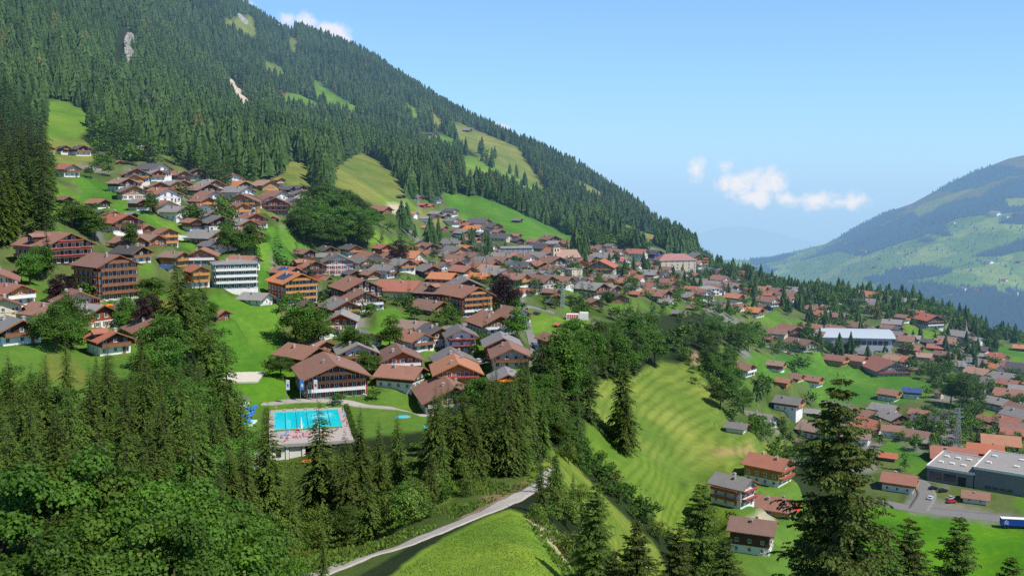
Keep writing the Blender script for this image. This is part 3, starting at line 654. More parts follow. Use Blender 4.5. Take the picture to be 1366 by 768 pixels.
    if 'd' in ex:    # cross-gable dormer on the visible roof slope
        side = -1 if a >= 0 else 1; dw = min(4.2, L * .35); xb = side * W * .28; hz = He + slope * (W / 2 - abs(xb)) + .2
        s2 = .45
        b = MB(); x0 = 0; x1 = side * (W / 2 - .2)
        zt = He + slope * W * .30 + .35
        lo, hi_ = (min(0, x1), max(0, x1))
        # body then small gable roof whose ridge runs out from the main roof
        body = MB().box(lo if side < 0 else W * .1, -W * .1 if side < 0 else hi_, -dw / 2, dw / 2, He - .6, zt)
        do = put('dormer', body.mesh('dormer', WALL[wl]), ro)
        v = [(side * W * .02, -dw / 2 - .6, zt - .1), (side * W * .02, 0, zt + s2 * dw / 2 + .1), (side * W * .02, dw / 2 + .6, zt - .1), (side * (W / 2 + .7), -dw / 2 - .6, zt - .1), (side * (W / 2 + .7), 0, zt + s2 * dw / 2 + .1), (side * (W / 2 + .7), dw / 2 + .6, zt - .1)]
        v += [(p[0], p[1], p[2] + .22) for p in v]
        put('dormer_roof', MB().add(v, [(0, 1, 4, 3), (1, 2, 5, 4), (6, 9, 10, 7), (7, 10, 11, 8), (3, 4, 10, 9), (4, 5, 11, 10), (0, 3, 9, 6), (2, 8, 11, 5), (0, 6, 7, 1), (1, 7, 8, 2)]).mesh('dormer_roof', ROOF[rf]), do)
        if big or px > 30:
            for q_ in (-dw * .25, dw * .25): put('window', WIN_SMALL, do, (side * (W / 2 - .2) + side * .01, q_, zt - .85), side * math.pi / 2, .8)
    if 'a' in ex or 'A' in ex:
        m_ = AWN_R if 'a' in ex else AWN_O; ly = -L / 2 - .14; z_ = 2.45 + (2.7 if n > 1 and 'A' in ex else 0)
        v = [(-W * .38, ly, z_ + .5), (W * .38, ly, z_ + .5), (W * .38, ly - 2.4, z_ - .25), (-W * .38, ly - 2.4, z_ - .25)]; v += [(p[0], p[1], p[2] - .08) for p in v]
        put('awning', MB().add(v, [(3, 2, 1, 0)[::-1], (4, 7, 6, 5)[::1], (3, 7, 6, 2), (0, 1, 5, 4), (0, 4, 7, 3), (1, 2, 6, 5)]).mesh('awning', m_), root)
    if 's' in ex:
        side = -1 if a >= 0 else 1
        x0, x1 = side * W * .12, side * W * .42; z0_, z1_ = Hr - slope * W * .12 + .12, Hr - slope * W * .42 + .12
        v = [(x0, -L * .32, z0_), (x1, -L * .32, z1_), (x1, L * .2, z1_), (x0, L * .2, z0_)]; v += [(p[0], p[1], p[2] - .1) for p in v]
        put('solar_panel', MB().add(v, [(0, 1, 2, 3), (7, 6, 5, 4), (0, 4, 5, 1), (1, 5, 6, 2), (2, 6, 7, 3), (3, 7, 4, 0)]).mesh('solar_panel', ROOF['S']), ro)
    FOOT.append((X, Y, .55 * (W + L) / 2 + 2.6)); PADS.append((X, Y, Z, .5 * math.hypot(W, L) + 1))
    HL.append([root, x, yt + .5 * Hr * F / Y, rf, wl, bs, cat, label, ex, px, n])
    return root
def in_mead0(x, y):
    return any(bool(inpoly(np.array([x]), np.array([y]), q[0])[0]) for q in MEADOW)
HT = """
58 194 28 40 2 O o p|84 195 20 35 2 K d p|107 194 30 30 2 K d p|86 220 36 50 2 R c p|187 195 36 35 3 G d d|158 214 14 30 1 B w|176 234 33 20 2 K o p|206 227 30 30 2 G r p
85 262 24 45 1 B d|130 265 31 50 1 B d p|98 276 36 60 2 B d p|184 267 28 40 2 G w p|173 283 23 40 1 G d|135 282 14 30 1 K d|15 181 13 40 1 B d
229 242 34 35 2 G o w|238 228 33 35 2 B w w|264 252 18 40 1 G r|269 263 34 40 2 B o w|262 272 22 35 2 B w w|256 291 29 35 2 B w p|318 252 24 60 1 K d|272 244 14 60 1 G g
324 258 44 8 3 B o o y|335 284 46 20 2 B r p w|365 288 17 10 2 B r p|368 264 42 12 3 B r p f|339 301 18 15 1 B w
220 304 38 25 3 B o p|204 312 30 25 2 B w w|196 301 26 20 1 B w|170 316 43 55 1 B w|174 329 50 50 2 K d p|196 313 44 50 1 T w
232 335 38 50 2 T o o|270 332 44 12 2 B o p y|280 345 26 60 1 O o|262 354 38 25 3 R o p L|223 354 25 60 1 S c
324 341 42 70 2 B p p N
6 360 44 45 1 B d d|14 378 62 42 2 R o p oy|18 424 84 45 2 G d p L|61 410 24 40 1 G r|144 439 72 42 2 R d p d|287 413 38 60 1 B w
405 332 32 35 1 B d d|436 329 30 20 2 K d p|468 328 30 25 2 K o p|510 325 30 25 2 R r o o|429 338 26 60 2 G p p|409 347 52 28 2 B w r d
483 344 35 25 2 G c p|506 344 28 25 2 K c p|448 355 28 35 1 B d p|470 360 27 20 1 K d|492 360 29 30 1 B w p|512 353 36 60 2 G p p
382 356 42 40 2 B w p s|430 369 22 50 1 B w|475 371 78 28 3 B d p N|478 386 78 24 2 B w p y|533 374 60 68 2 R c p N
341 391 42 70 1 G p p N|407 400 34 20 2 K d r|456 415 40 6 2 G r p oN|487 441 44 15 1 G c p|532 464 60 14 2 B w c y|552 442 50 28 2 B p p G|613 436 42 10 3 G p p f
655 418 72 24 2 B w p y|669 446 46 5 2 G w w r|680 459 48 5 2 B c c|676 494 44 5 2 G d d A|663 514 34 10 1 O o o|733 445 34 15 2 B w w|762 456 20 30 2 G d p|745 431 13 20 1 O w
404 461 66 38 2 B d d N|424 452 42 30 1 T w|536 489 74 68 2 B d p N|608 477 74 8 3 O o p fo|598 507 104 14 2 B w p y
690 385 24 70 1 R p p N|585 378 58 68 3 B d d d
542 334 46 66 1 O c c d|573 334 24 35 1 B w|554 326 24 40 1 B w|553 347 28 35 1 R w p|573 347 20 35 1 G p p|586 350 14 35 1 R w|571 353 37 15 2 G d d|546 353 20 30 1 G p p
604 347 34 20 2 B r r d|624 339 20 40 1 G g|641 342 23 20 2 G d p|627 351 14 20 1 R r|661 346 20 60 1 T w|683 347 26 12 3 G p p w|697 349 18 25 1 B w p|715 348 20 20 1 O n
708 361 30 25 1 G g|641 364 32 60 1 O w|591 364 36 55 1 O r o|663 337 32 40 1 G w|690 338 22 30 1 P r|620 370 48 12 1 G d d
604 319 32 55 2 G p p|630 317 20 60 2 R w r|710 385 18 50 1 R p p
535 260 13 30 1 K d|558 261 13 30 1 R w|581 264 15 50 2 K p p|564 272 13 40 1 R r|574 273 13 25 1 O o|601 278 20 40 2 K c p|581 282 18 60 1 G w|550 283 15 60 1 O p p
568 288 18 50 2 G p p|580 287 14 20 1 K r|591 285 18 40 1 G d|603 291 22 30 2 G p p|615 295 13 30 1 R w|623 298 17 25 2 R r p|638 300 16 30 2 T w p|641 309 18 20 1 G d
587 301 20 60 1 B w|568 301 12 60 1 O c|608 305 18 30 1 B p p|639 317 14 50 1 K d|665 306 19 20 2 B d p|687 312 17 60 1 R w|690 318 19 20 1 K d|712 319 20 30 2 B c p|690 292 14 50 1 G d
632 232 11 20 1 O o|643 233 13 25 1 K w|654 234 12 20 1 R w|625 233 9 20 1 G p|507 276 30 60 1 R w|471 274 22 40 1 K d|448 266 15 50 1 G c|466 288 13 60 1 G p|485 283 18 30 1 G p
364 230 15 50 1 K d|373 238 18 20 1 O o p|382 249 24 55 1 K d p|397 249 24 40 2 K d p|391 211 11 20 1 K p|374 122 14 30 1 R r|574 177 15 60 1 K r|623 172 13 50 1 G d|365 21 15 60 1 G c
734 314 28 15 2 B d p|714 321 16 30 2 G r p|726 324 12 20 1 G p|738 321 20 60 1 G w|757 321 22 20 2 B o p|759 332 14 15 1 R p|754 339 17 40 1 G d|702 328 20 60 1 G p
719 348 28 20 1 O d|706 360 20 40 2 G p|722 361 20 25 2 G p p w|738 360 18 20 2 G d p|751 353 18 20 1 G p p|775 348 16 60 1 R r|814 341 14 25 1 O r|848 350 18 60 1 P p
786 360 20 60 1 G p|789 364 12 20 1 R p|864 349 26 15 1 B o w|795 319 18 20 1 G p|800 327 16 15 1 R r p|814 325 17 25 2 G c|780 320 10 20 1 R r
846 361 18 15 2 R r r|866 360 23 25 2 T p p|794 369 20 15 1 B o|810 370 19 15 1 B o|815 366 24 60 1 G w|783 372 20 60 1 T w|812 380 32 30 1 G w|846 378 24 30 1 G c|846 388 20 60 1 R w
868 377 13 30 1 R r|889 373 19 50 1 T p|892 384 20 20 2 T c|735 385 24 60 1 B w|742 393 13 10 2 R r o o|738 400 20 20 1 K d|822 390 32 12 1 K w|793 398 24 12 1 B w|889 398 22 50 1 T p
930 337 26 14 4 G w p w|937 333 16 60 1 K w|933 326 9 30 1 T c|949 337 16 30 1 R w|910 326 9 20 1 T w|885 320 14 50 1 G d|872 317 11 20 2 O o|944 357 18 40 1 G w|964 359 21 15 1 G d|990 345 26 60 1 T c|872 334 26 25 2 K n n N
983 365 21 25 1 R o|957 366 17 30 1 K d|968 371 18 20 1 G w|964 376 15 15 1 T w p|934 371 28 50 1 G g|922 382 18 60 1 R d|1009 372 20 10 1 R r|1032 376 16 60 1 G d|995 376 15 60 1 R p|1020 381 20 50 1 T w
1022 389 22 40 2 R r p|1018 406 22 10 1 B d p|902 368 24 20 1 R w|909 371 19 20 1 O o|891 374 18 60 1 G p|924 407 17 60 1 B d|939 403 18 20 1 K d|957 402 18 60 1 K d|979 405 30 60 1 B c|888 399 20 50 1 G g|907 414 22 60 1 G w
1035 356 20 50 1 T c|1088 416 16 20 2 B o|1117 418 26 40 2 B w|1054 434 36 14 2 B w w|1067 452 42 20 2 B w p N|1024 447 22 30 1 B w|1090 443 22 60 1 B w|1118 446 24 60 1 G w|1118 456 28 12 1 G d
1115 473 32 35 2 R o o|1141 474 32 35 2 B o o y|1162 460 32 60 1 G d|1155 468 22 60 1 G w|1184 461 17 60 1 B w|1180 479 48 5 2 R g g|1198 474 34 25 2 R w p|1035 481 26 45 2 T w p
1059 498 28 35 1 B o p|1084 501 28 35 2 B o p|1045 505 24 35 1 B o|1203 419 20 25 2 B w|1190 426 28 50 2 G w p|1184 434 20 60 1 B r|1194 436 19 20 1 K d|1238 419 32 14 3 R d p y
1218 447 22 60 1 G w p|1239 452 20 20 1 K d|1248 460 24 60 1 R r|1258 468 26 30 1 B w|1283 461 16 20 1 G d|1362 460 22 60 1 O d|1193 474 28 20 2 T w|1251 478 18 20 1 B w|1276 479 18 50 1 O w|1292 473 26 60 1 G n|1313 472 18 50 1 G d|1328 470 18 60 1 R o
1324 485 26 14 2 O p w|1350 482 32 60 1 B w|1232 472 24 60 1 T g|1246 484 22 20 1 B w|1220 490 12 30 1 B w|1343 499 16 20 1 O w|1362 507 18 60 1 O c|1345 506 30 30 3 R o o|1186 519 30 35 2 B o p|1216 517 26 55 2 S w p
1253 521 14 25 3 B c c|1191 548 36 14 2 G d p|1227 547 30 35 2 R d p|1255 547 26 60 1 K p p|1191 567 32 66 2 B p p|1231 584 24 50 1 G w|1315 556 24 20 1 R w|1313 566 22 20 1 B w|1350 564 34 60 1 B w|1352 572 36 60 1 R w
1334 580 52 68 1 O d|1271 596 62 58 1 R d|1314 592 50 52 2 R w w|1352 610 50 50 1 B w|1200 631 50 48 2 R o p|1301 656 38 52 1 B p|988 487 38 35 2 B w p y|1052 533 40 42 2 G r p o|1011 550 50 34 2 G p p N
983 565 32 60 1 G p|1084 546 24 60 1 G w|1104 536 18 60 1 T w|1069 587 18 40 1 B w|1025 607 64 38 3 R o p f|978 635 60 36 3 G p p Lf|1033 662 64 50 1 R o c a|1004 691 66 55 3 B d p N
1185 604 26 50 1 R w|1203 497 0 0 0 B w|1066 365 13 30 1 T w|1088 368 16 40 1 O r|1066 382 14 30 1 T c|1120 376 15 40 1 T w|1158 388 32 15 3 O n n
"""
for ln in HT.strip().split('\n'):
    for s in ln.split('|'):
        q = s.split()
        if float(q[2]) <= 0: continue
        x, yt, w_, a_ = map(float, q[:4]); n_ = int(q[4]); rf = q[5]; wl = q[6]; bs = None; ex = ''
        for k in q[7:]:
            if len(k) == 1 and k in 'pwdorcgn' and bs is None: bs = k
            else: ex += k
        cat = 'hut' if (w_ < 15 and yt > 250 and n_ == 1 and x < 250) else 'house' if wl in 'pcgn' else 'chalet'
        house(x, yt, w_, a_, n_, rf, wl, bs, ex, y0=(225 if x < 760 or w_ > 45 else 285), cat=cat, name='timber_hut' if cat == 'hut' else None)
# the named large ones
house(71, 311, 106, 54, 3, 'B', 'd', 'd', 'fLwdt', cat='hotel', name='chalet_hotel', label='dark timber hotel with brown roof and pink flowers on every balcony, beside the copper tree')
house(140, 338, 92, 50, 5, 'B', 'r', 'p', 'Lwt', cat='hotel', name='chalet_hotel', label='five-storey red-fronted hotel with timber balconies and white base terrace')
house(440, 478, 116, 20, 3, 'B', 'w', 'p', 'yt', cat='chalet', label='long-balconied brown chalet right behind the swimming pool and flagpoles', slope=.40)
house(390, 364, 76, 34, 4, 'O', 'r', 'p', 'ostw', cat='chalet', label='tall orange-roofed chalet with red timber front and solar panel')
house(622, 381, 74, 34, 4, 'B', 'w', 'c', 'oty', cat='hotel', name='chalet_hotel', label='four-storey chalet hotel with brown roof and orange and white balconies')
house(312, 346, 74, 22, 4, 'G', 'p', 'p', 'Y', cat='hotel', name='terraced_hotel', label='white terraced hotel with grey hipped roof and dark balconies', rt='hip', slope=.2, r=.8)
house(450, 339, 46, 14, 3, 'G', 'p', 'p', 'N', cat='hall', name='village_hall', label='white three-storey hall with grey roof and pale blue gables', r=1.1)
house(803, 346, 42, -14, 3, 'R', 'w', 'p', 'o', cat='chalet', label='broad red-brown chalet with timber gable in the village centre')
gh = house(900, 338, 52, 12, 5, 'P', 'c', 'c', 'N', cat='hotel', name='grand_hotel', label='large cream grand hotel with pink mansard roof and rows of windows', rt='hip', slope=.7, r=.45)
house(942, 381, 32, 10, 2, 'G', 'p', 'p', 'N', cat='house', label='white house with two tall window bays and shallow grey roof', rt='hip', slope=.3, r=.7)
house(831, 343, 24, 20, 2, 'P', 'p', 'p', 'Nd', cat='house', label='white house with pink dormered roof left of the grand hotel')
house(764, 358, 26, 20, 2, 'G', 'c', 'c', 'N', cat='house', label='cream flat-roofed house below the church', rt='flat')
house(686, 328, 46, 8, 2, 'G', 'g', 'g', 'N', cat='school', name='school_building', label='long grey building with strip windows at the foot of the green meadow', rt='hip', slope=.25, r=.35)
house(1280, 441, 32, 22, 3, 'G', 'g', 'p', '', cat='house', label='large grey-gabled house joined to the white chapel hall')
house(1298, 449, 26, 25, 2, 'G', 'p', 'p', 'N', cat='house', label='white hall with grey roof under the tan spire')
# the packed centre: the remaining roofs of the built-up area, plots checked against those already surveyed
_g = random.Random(12); CENTRE = [([(395, 335), (540, 330), (700, 330), (880, 345), (960, 355), (1080, 385), (1050, 412), (930, 400), (860, 398), (760, 392), (700, 385), (640, 372), (560, 366), (480, 372), (420, 366)], 92), ([(1040, 388), (1110, 392), (1220, 408), (1290, 440), (1230, 428), (1180, 420), (1060, 418)], 14),
      ([(190, 232), (300, 245), (420, 250), (390, 300), (330, 330), (200, 345), (140, 312), (100, 250)], 32), ([(-10, 385), (60, 395), (240, 425), (300, 440), (190, 478), (-10, 478)], 7), ([(380, 408), (690, 405), (690, 520), (500, 530)], 9), ([(540, 268), (660, 300), (720, 322), (640, 326), (560, 300)], 14), ([(1090, 440), (1200, 440), (1300, 465), (1366, 480), (1366, 620), (1290, 600), (1330, 560), (1330, 520), (1290, 500), (1190, 470)], 24), ([(1000, 520), (1080, 540), (1240, 560), (1230, 620), (1190, 590), (1060, 600), (1030, 560)], 8), ([(960, 395), (1090, 440), (1080, 470), (1010, 440)], 6)]
for poly_, want in CENTRE:
    got = 0
    for _k in range(want * 30):
        if got >= want: break
        x_ = _g.uniform(min(p[0] for p in poly_), max(p[0] for p in poly_)); y_ = _g.uniform(min(p[1] for p in poly_), max(p[1] for p in poly_))
        if not inpoly(np.array([x_]), np.array([y_]), poly_)[0]: continue
        gx_, gy_, gz_ = ground(x_, y_, 300, 1500); Wm = _g.uniform(10, 14.5)
        if min(math.hypot(gx_ - f_[0], gy_ - f_[1]) - f_[2] for f_ in FOOT) < Wm * .42: continue
        if in_mead0(x_, y_): continue
        _h = [float(H(gx_ + a_ * 9, gy_ + b_ * 9)) for a_, b_ in ((1, 0), (-1, 0), (0, 1), (0, -1))]
        if max(_h) - min(_h) > 7.5: continue
        rf_ = _g.choices('BGKORT', [38, 30, 14, 3, 7, 8])[0]; wl_ = _g.choices('wdporc', [28, 12, 28, 10, 8, 14])[0]; a0 = _g.choice([20, 30, 35, 15, 60, 25])
        house(x_, 0, (Wm * 1.5 * F / gy_), a0, _g.choice([1, 2, 2]), rf_, wl_, None, 'N' if _g.random() < .4 else '', world=(gx_, gy_, gz_, Wm), cat='house' if wl_ in 'pc' else 'chalet'); got += 1
        HL[-1][2] = y_ - 6; HL[-1][1] = x_
# scaffold sheet building gets its own label through the table

# labels that single out each house
cnt = {}
ORD = ['', 'second', 'third', 'fourth', 'fifth', 'sixth', 'seventh', 'eighth', 'ninth', 'tenth']
rows = []
for h in HL:
    root, x, y, rf, wl, bs, cat, label, ex, px, n = h
    if label: tag(root, label, cat); continue
    cands = sorted((math.hypot(x - a, (y - b) * 1.3), a, b, nm) for a, b, nm in LANDM if math.hypot(x - a, y - b) > 14)
    d, a, b, nm = cands[0]
    kind = {'chalet': 'chalet', 'house': 'house', 'hut': 'hut'}[cat]
    rows.append((root, d, f"{RW[rf]}-roofed {WW[wl]} {kind}", direction(x - a, y - b), nm, cat, bs, wl, ex, n))
rows.sort(key=lambda q: q[1])
for root, d, desc, di, nm, cat, bs, wl, ex, n in rows:
    extra = ' with flower boxes' if 'f' in ex else ' with red awning' if 'a' in ex else ' with orange awning' if 'A' in ex else ''
    key = (desc, di, nm, extra); k = cnt.get(key, 0); cnt[key] = k + 1
    lab = f"{desc}{extra} {di} {nm}" if k == 0 else f"{desc}{extra} {di} {nm}, {ORD[min(k, 9)]} nearest"
    tag(root, lab, 'chalet' if cat == 'chalet' else cat, None)
# ------------------------------------------------------------------ the special places: pool, halls, church, factory, masts, cars
def lm(name, c, **k): return simple(name, c, **k)
def P3(px, py, ymin=60): return ground(px, py, ymin)
WATER, _t = nt('pool_water')
_tc = N(_t, 'ShaderNodeTexCoord'); _n = N(_t, 'ShaderNodeTexNoise'); _n.inputs['Scale'].default_value = 1.4; _n.inputs['Detail'].default_value = 3; _t.links.new(_tc.outputs['Object'], _n.inputs[0])
finish(_t, bsdf(_t, mixc(_t, _n.outputs[0], (.0, .56, .70), (.01, .74, .84)), .08, .5, bump=(_n.outputs[0], .25, .05)))
TURF = lm('artificial_turf', (.06, .24, .06), objvar=0); DECKM = lm('paving_slabs', (.43, .38, .36), var=.14, scale=.8, objvar=0); LINE = lm('lane_line_dark', (.02, .10, .22), objvar=0)
BLUE = lm('slide_blue', (.05, .22, .70), rough=.35, spec=.4, objvar=0); WHITE = lm('white_paint', (.78, .78, .78), objvar=0); REDP = lm('red_paint', (.65, .04, .05), objvar=0); DARK = lm('dark_opening', (.03, .03, .035), objvar=0)
PA = R(13.5); PC = (-64.2, 302.0, POOLZ)
pool = put('swimming_pool', None, None, PC, PA); tag(pool, 'turquoise outdoor swimming pool with dark lane lines and paved surround', 'swimming pool')
put('water', MB().box(-10, 10, -11.5, 11.5, -.45, -.12).mesh('water', WATER), pool)
for k in range(5): put('lane_line', MB().box(-6.7 + 3.35 * k - .11, -6.7 + 3.35 * k + .11, -11.2, 11.2, -.118, -.108).mesh('lane_line', LINE), pool)
dk = MB().box(-11.6, -10, -14, 14.5, -.5, 0).box(10, 12.2, -14, 14.5, -.5, 0).box(-10, 10, 11.5, 14.5, -.5, 0).box(-10, 10, -11.9, -11.5, -.5, 0)
dk.box(-11.6, 12.2, -29, -14, -.5, 0); put('deck', dk.mesh('deck', DECKM), pool)
put('turf_strip', MB().box(-9.9, 9.9, -13.9, -11.95, -.3, .012).mesh('turf_strip', TURF), pool)
for k in range(5): put('starting_block', MB().box(-7.2 + 3.35 * k, -6.3 + 3.35 * k, 12.2, 13.0, 0, .55).mesh('starting_block', CONC), pool)
bd = put('pool_building', None, None, PC, PA); tag(bd, 'low white changing building with pillars under the pool deck', 'building')
put('wall', MB().box(-11.6, 12.2, -26.0, -25.2, -9, -.52).mesh('wall', DARK), bd)
for k in range(6): put('pillar', MB().box(-11.5 + 4.56 * k, -10.6 + 4.56 * k, -28.8, -28.0, -9, -.52).mesh('pillar', WALL['p']), bd)
put('side_wall', MB().box(-10.5, -7.1, -28.5, -26.1, -9, -.53).mesh('side_wall', WALL['p']), bd)
put('side_wall', MB().box(-5.9, -2.6, -28.5, -26.1, -9, -.54).mesh('side_wall', WALL['p']), bd)
put('roof_edge', MB().box(-11.8, 12.4, -29.4, -29.005, -.8, .1).mesh('roof_edge', CONC), bd)
put('window', MB().box(-9.6, -8.2, -28.6, -28.45, -3.8, -1.6).mesh('window', GLASS), bd)
anx = put('pool_annex', None, None, PC, PA); tag(anx, 'flat-roofed white annex at the left end of the pool deck', 'building')
put('wall', MB().box(-22, -12.3, -34, -24, -9, -3.2).mesh('wall', WALL['p']), anx); put('roof', MB().box(-22.6, -12.25, -34.6, -23.4, -3.2, -2.8).mesh('roof', CONC), anx); put('window', MB().box(-18, -16, -34.1, -33.95, -6.2, -4.4).mesh('window', GLASS), anx)
for sgn, lb in ((-1, 'clipped hedge and flower bed along the left side of the pool'), (1, 'dark clipped hedge along the right side of the pool')):
    g_ = np.random.default_rng(5 + sgn); m_ = 2600; pp = np.stack([np.where(sgn < 0, -12.5, 13.0) + g_.uniform(-.7, .7, m_), g_.uniform(-26, 14, m_), g_.uniform(-.4, 1.2, m_)], 1)
    dn = g_.normal(0, 1, (m_, 3)); dn /= np.linalg.norm(dn, axis=1)[:, None]; wn = np.cross(dn, g_.normal(0, 1, (m_, 3))); wn /= np.linalg.norm(wn, axis=1)[:, None]
    V = np.stack([pp, pp + dn * .22 + wn * .12, pp + dn * .45, pp + dn * .22 - wn * .12], 1).reshape(-1, 3); c_ = np.zeros((len(V), 3)); c_[:, 0] = np.repeat(g_.uniform(.2, .9, m_), 4)
    hd = put('hedge', mesh_np('hedge', V, np.arange(len(V)).reshape(-1, 4), [BUSH if sgn < 0 else BRD], False, col=c_), None, PC, PA); tag(hd, lb, 'hedge')
def wl(lx, ly, z=0): return (PC[0] + lx * math.cos(PA) - ly * math.sin(PA), PC[1] + lx * math.sin(PA) + ly * math.cos(PA), PC[2] + z)
# furniture on the deck
def parasol(loc, col, closed, lab, grp=None):
    o = put('parasol', None, None, loc); put('pole', MB().cyl(0, 0, 0, 3.6, .05, k=6).mesh('pole', STEEL), o)
    if closed: put('canopy', MB().cyl(0, 0, 1.2, 4.6, .42, .08, 8).mesh('canopy', col), o)
    else: put('canopy', MB().cyl(0, 0, 2.3, 2.9, 1.7, .05, 8).mesh('canopy', col), o)
    tag(o, lab, 'parasol', grp)
parasol(wl(-2.2, -17), WHITE, True, 'tall closed white parasol on the pool deck')
for k, (lx, ly, z) in enumerate([(-1, -38.6, -6.3), (1.6, -39.2, -6.3), (4, -38.4, -6.3)]): parasol(wl(lx, ly + 5, z), REDP if k == 1 else AWN_O, False, ['open orange parasol left below the pool deck', 'open red parasol below the pool deck', 'open orange parasol right below the pool deck'][k])
tr_ = put('terrace', MB().box(-8, 9, -39, -26, -12, -6.3).mesh('terrace', CONC), None, PC, PA); tag(tr_, 'concrete terrace below the pool deck', 'terrace')
bedm = [lm('towel_red', (.62, .12, .12)), lm('towel_blue', (.12, .25, .5)), lm('towel_pink', (.7, .22, .3)), lm('towel_grey', (.16, .16, .2))]
BEDF = MB().box(-.33, .33, -.95, .95, .28, .34).box(-.3, -.24, -.9, -.84, 0, .28).box(.24, .3, -.9, -.84, 0, .28).box(-.3, -.24, .84, .9, 0, .28).box(.24, .3, .84, .9, 0, .28).mesh('frame', WHITE)
BEDC = [MB().box(-.3, .3, -.9, .35, .345, .42).add([(-.3, .35, .345), (.3, .35, .345), (.3, .9, .75), (-.3, .9, .75), (-.3, .35, .42), (.3, .35, .42), (.3, .88, .83), (-.3, .88, .83)], [(0, 3, 2, 1), (4, 5, 6, 7), (0, 1, 5, 4), (1, 2, 6, 5), (2, 3, 7, 6), (3, 0, 4, 7)]).mesh('cushion', m) for m in bedm]
g_ = random.Random(4)
for k in range(22):
    lx, ly = (g_.uniform(-8, 11), g_.choice([-16, -19.0, -22.0, -25.5]) + g_.uniform(-.6, .6)) if k < 20 else (g_.uniform(10.7, 11.6), g_.uniform(-10, 8))
    o = put('sun_lounger', None, None, wl(lx, ly), g_.uniform(-.4, .4)); c_ = g_.randrange(4); put('frame', BEDF, o); put('cushion', BEDC[c_], o)
    tag(o, f"white framed sun lounger with {['red', 'blue', 'pink', 'dark grey'][c_]} cover on the paved pool deck", 'sun lounger', f"{['red', 'blue', 'pink', 'dark grey'][c_]} covered sun loungers on the pool deck")
# people by the pool: one skinned body each
SKIN = lm('skin', (.52, .30, .20), rough=.5, objvar=.25)
def person(loc, rz, swim, lab, lean=0.):
    me = bpy.data.meshes.new('person'); v = [(0, 0, .92), (0, 0, 1.15), (0, 0, 1.38), (0, .01, 1.50), (0, -.02, 1.66), (-.17, 0, 1.40), (-.24, -.02, 1.12), (-.22, -.10, .86), (.17, 0, 1.40), (.26, .02, 1.12), (.30, -.12, .90), (-.09, 0, .88), (-.10, -.03, .48), (-.10, .02, .06), (-.10, -.14, .03), (.09, 0, .88), (.13, .02, .48), (.15, .08, .06), (.15, -.08, .03)]
    e = [(0, 1), (1, 2), (2, 3), (3, 4), (2, 5), (5, 6), (6, 7), (2, 8), (8, 9), (9, 10), (0, 11), (11, 12), (12, 13), (13, 14), (0, 15), (15, 16), (16, 17), (17, 18)]
    me.from_pydata(v, e, []); o = put('person', me, None, loc, rz); md = o.modifiers.new('skin', 'SKIN'); rad = [.14, .13, .15, .06, .105, .07, .045, .035, .07, .045, .035, .09, .06, .04, .035, .09, .06, .04, .035]
    me.materials.append(SKIN)
    for i, r_ in enumerate(rad): me.skin_vertices[0].data[i].radius = (r_, r_ * .85)
    me.skin_vertices[0].data[0].use_root = True; o.modifiers.new('sub', 'SUBSURF').levels = 1
    put('swimwear', MB().cyl(0, 0, .80, 1.0, .165, .16, 10).mesh('swimwear', swim, smooth=True), o); put('hair', MB().cyl(0, .01, 1.66, 1.80, .115, .06, 10).mesh('hair', BARK, smooth=True), o); tag(o, lab, 'person')
for k, (lx, ly, m_, nm) in enumerate([(-9.5, 13.2, BLUE, 'blue trunks standing at the far left corner of the pool'), (1.5, -17.5, bedm[2], 'pink swimwear standing beside the closed white parasol'), (11.4, -13, REDP, 'red trunks standing at the near right corner of the pool'), (6.5, -21, DARK, 'dark trunks standing among the sun loungers'), (-6, -25.5, WHITE, 'white swimwear standing near the front edge of the pool deck'), (11.3, 5.5, BLUE, 'blue trunks standing at the right side of the pool')]):
    person(wl(lx, ly), k * 1.1, m_, 'person in ' + nm)
# water slide tower and chute
sl = put('water_slide', None, None, wl(-19.5, 5)); tag(sl, 'blue and white water slide tower left of the swimming pool', 'water slide')
put('tower', MB().box(-2.4, .4, 2, 6, 3.4, 3.6).box(-2.4, -2.2, 2, 2.2, -2, 5.2).box(.2, .4, 2, 2.2, -2, 5.2).box(-2.4, -2.2, 5.8, 6, -2, 5.2).box(.2, .4, 5.8, 6, -2, 5.2).mesh('tower', WHITE), sl)
put('tower_roof', MB().cyl(-1, 4, 5.2, 6.6, 2.6, .2, 6).mesh('tower_roof', ROOF['K']), sl)
cb = MB(); pr_ = None
for i in range(34):
    th = i / 33 * 4.2 * math.pi; q_ = (1.6 + 2.1 * math.cos(th) - i * .03, 2.0 - 2.1 * math.sin(th) - i * .17, 3.5 - i * .1)
    if pr_: cb.bar(pr_, q_, .85)
    pr_ = q_
put('chute', cb.mesh('chute', BLUE, smooth=False), sl); put('basin', MB().box(-2.5, 4.5, -8, -2.5, -.9, -.15).mesh('basin', WATER), sl); put('basin_rim', MB().box(-3, -2.5, -8.5, -2, -1, .05).box(4.5, 5, -8.5, -2, -1, .05).box(-2.5, 4.5, -8.5, -8, -1, .05).box(-2.5, 4.5, -2.5, -2, -1, .05).mesh('basin_rim', WHITE), sl)
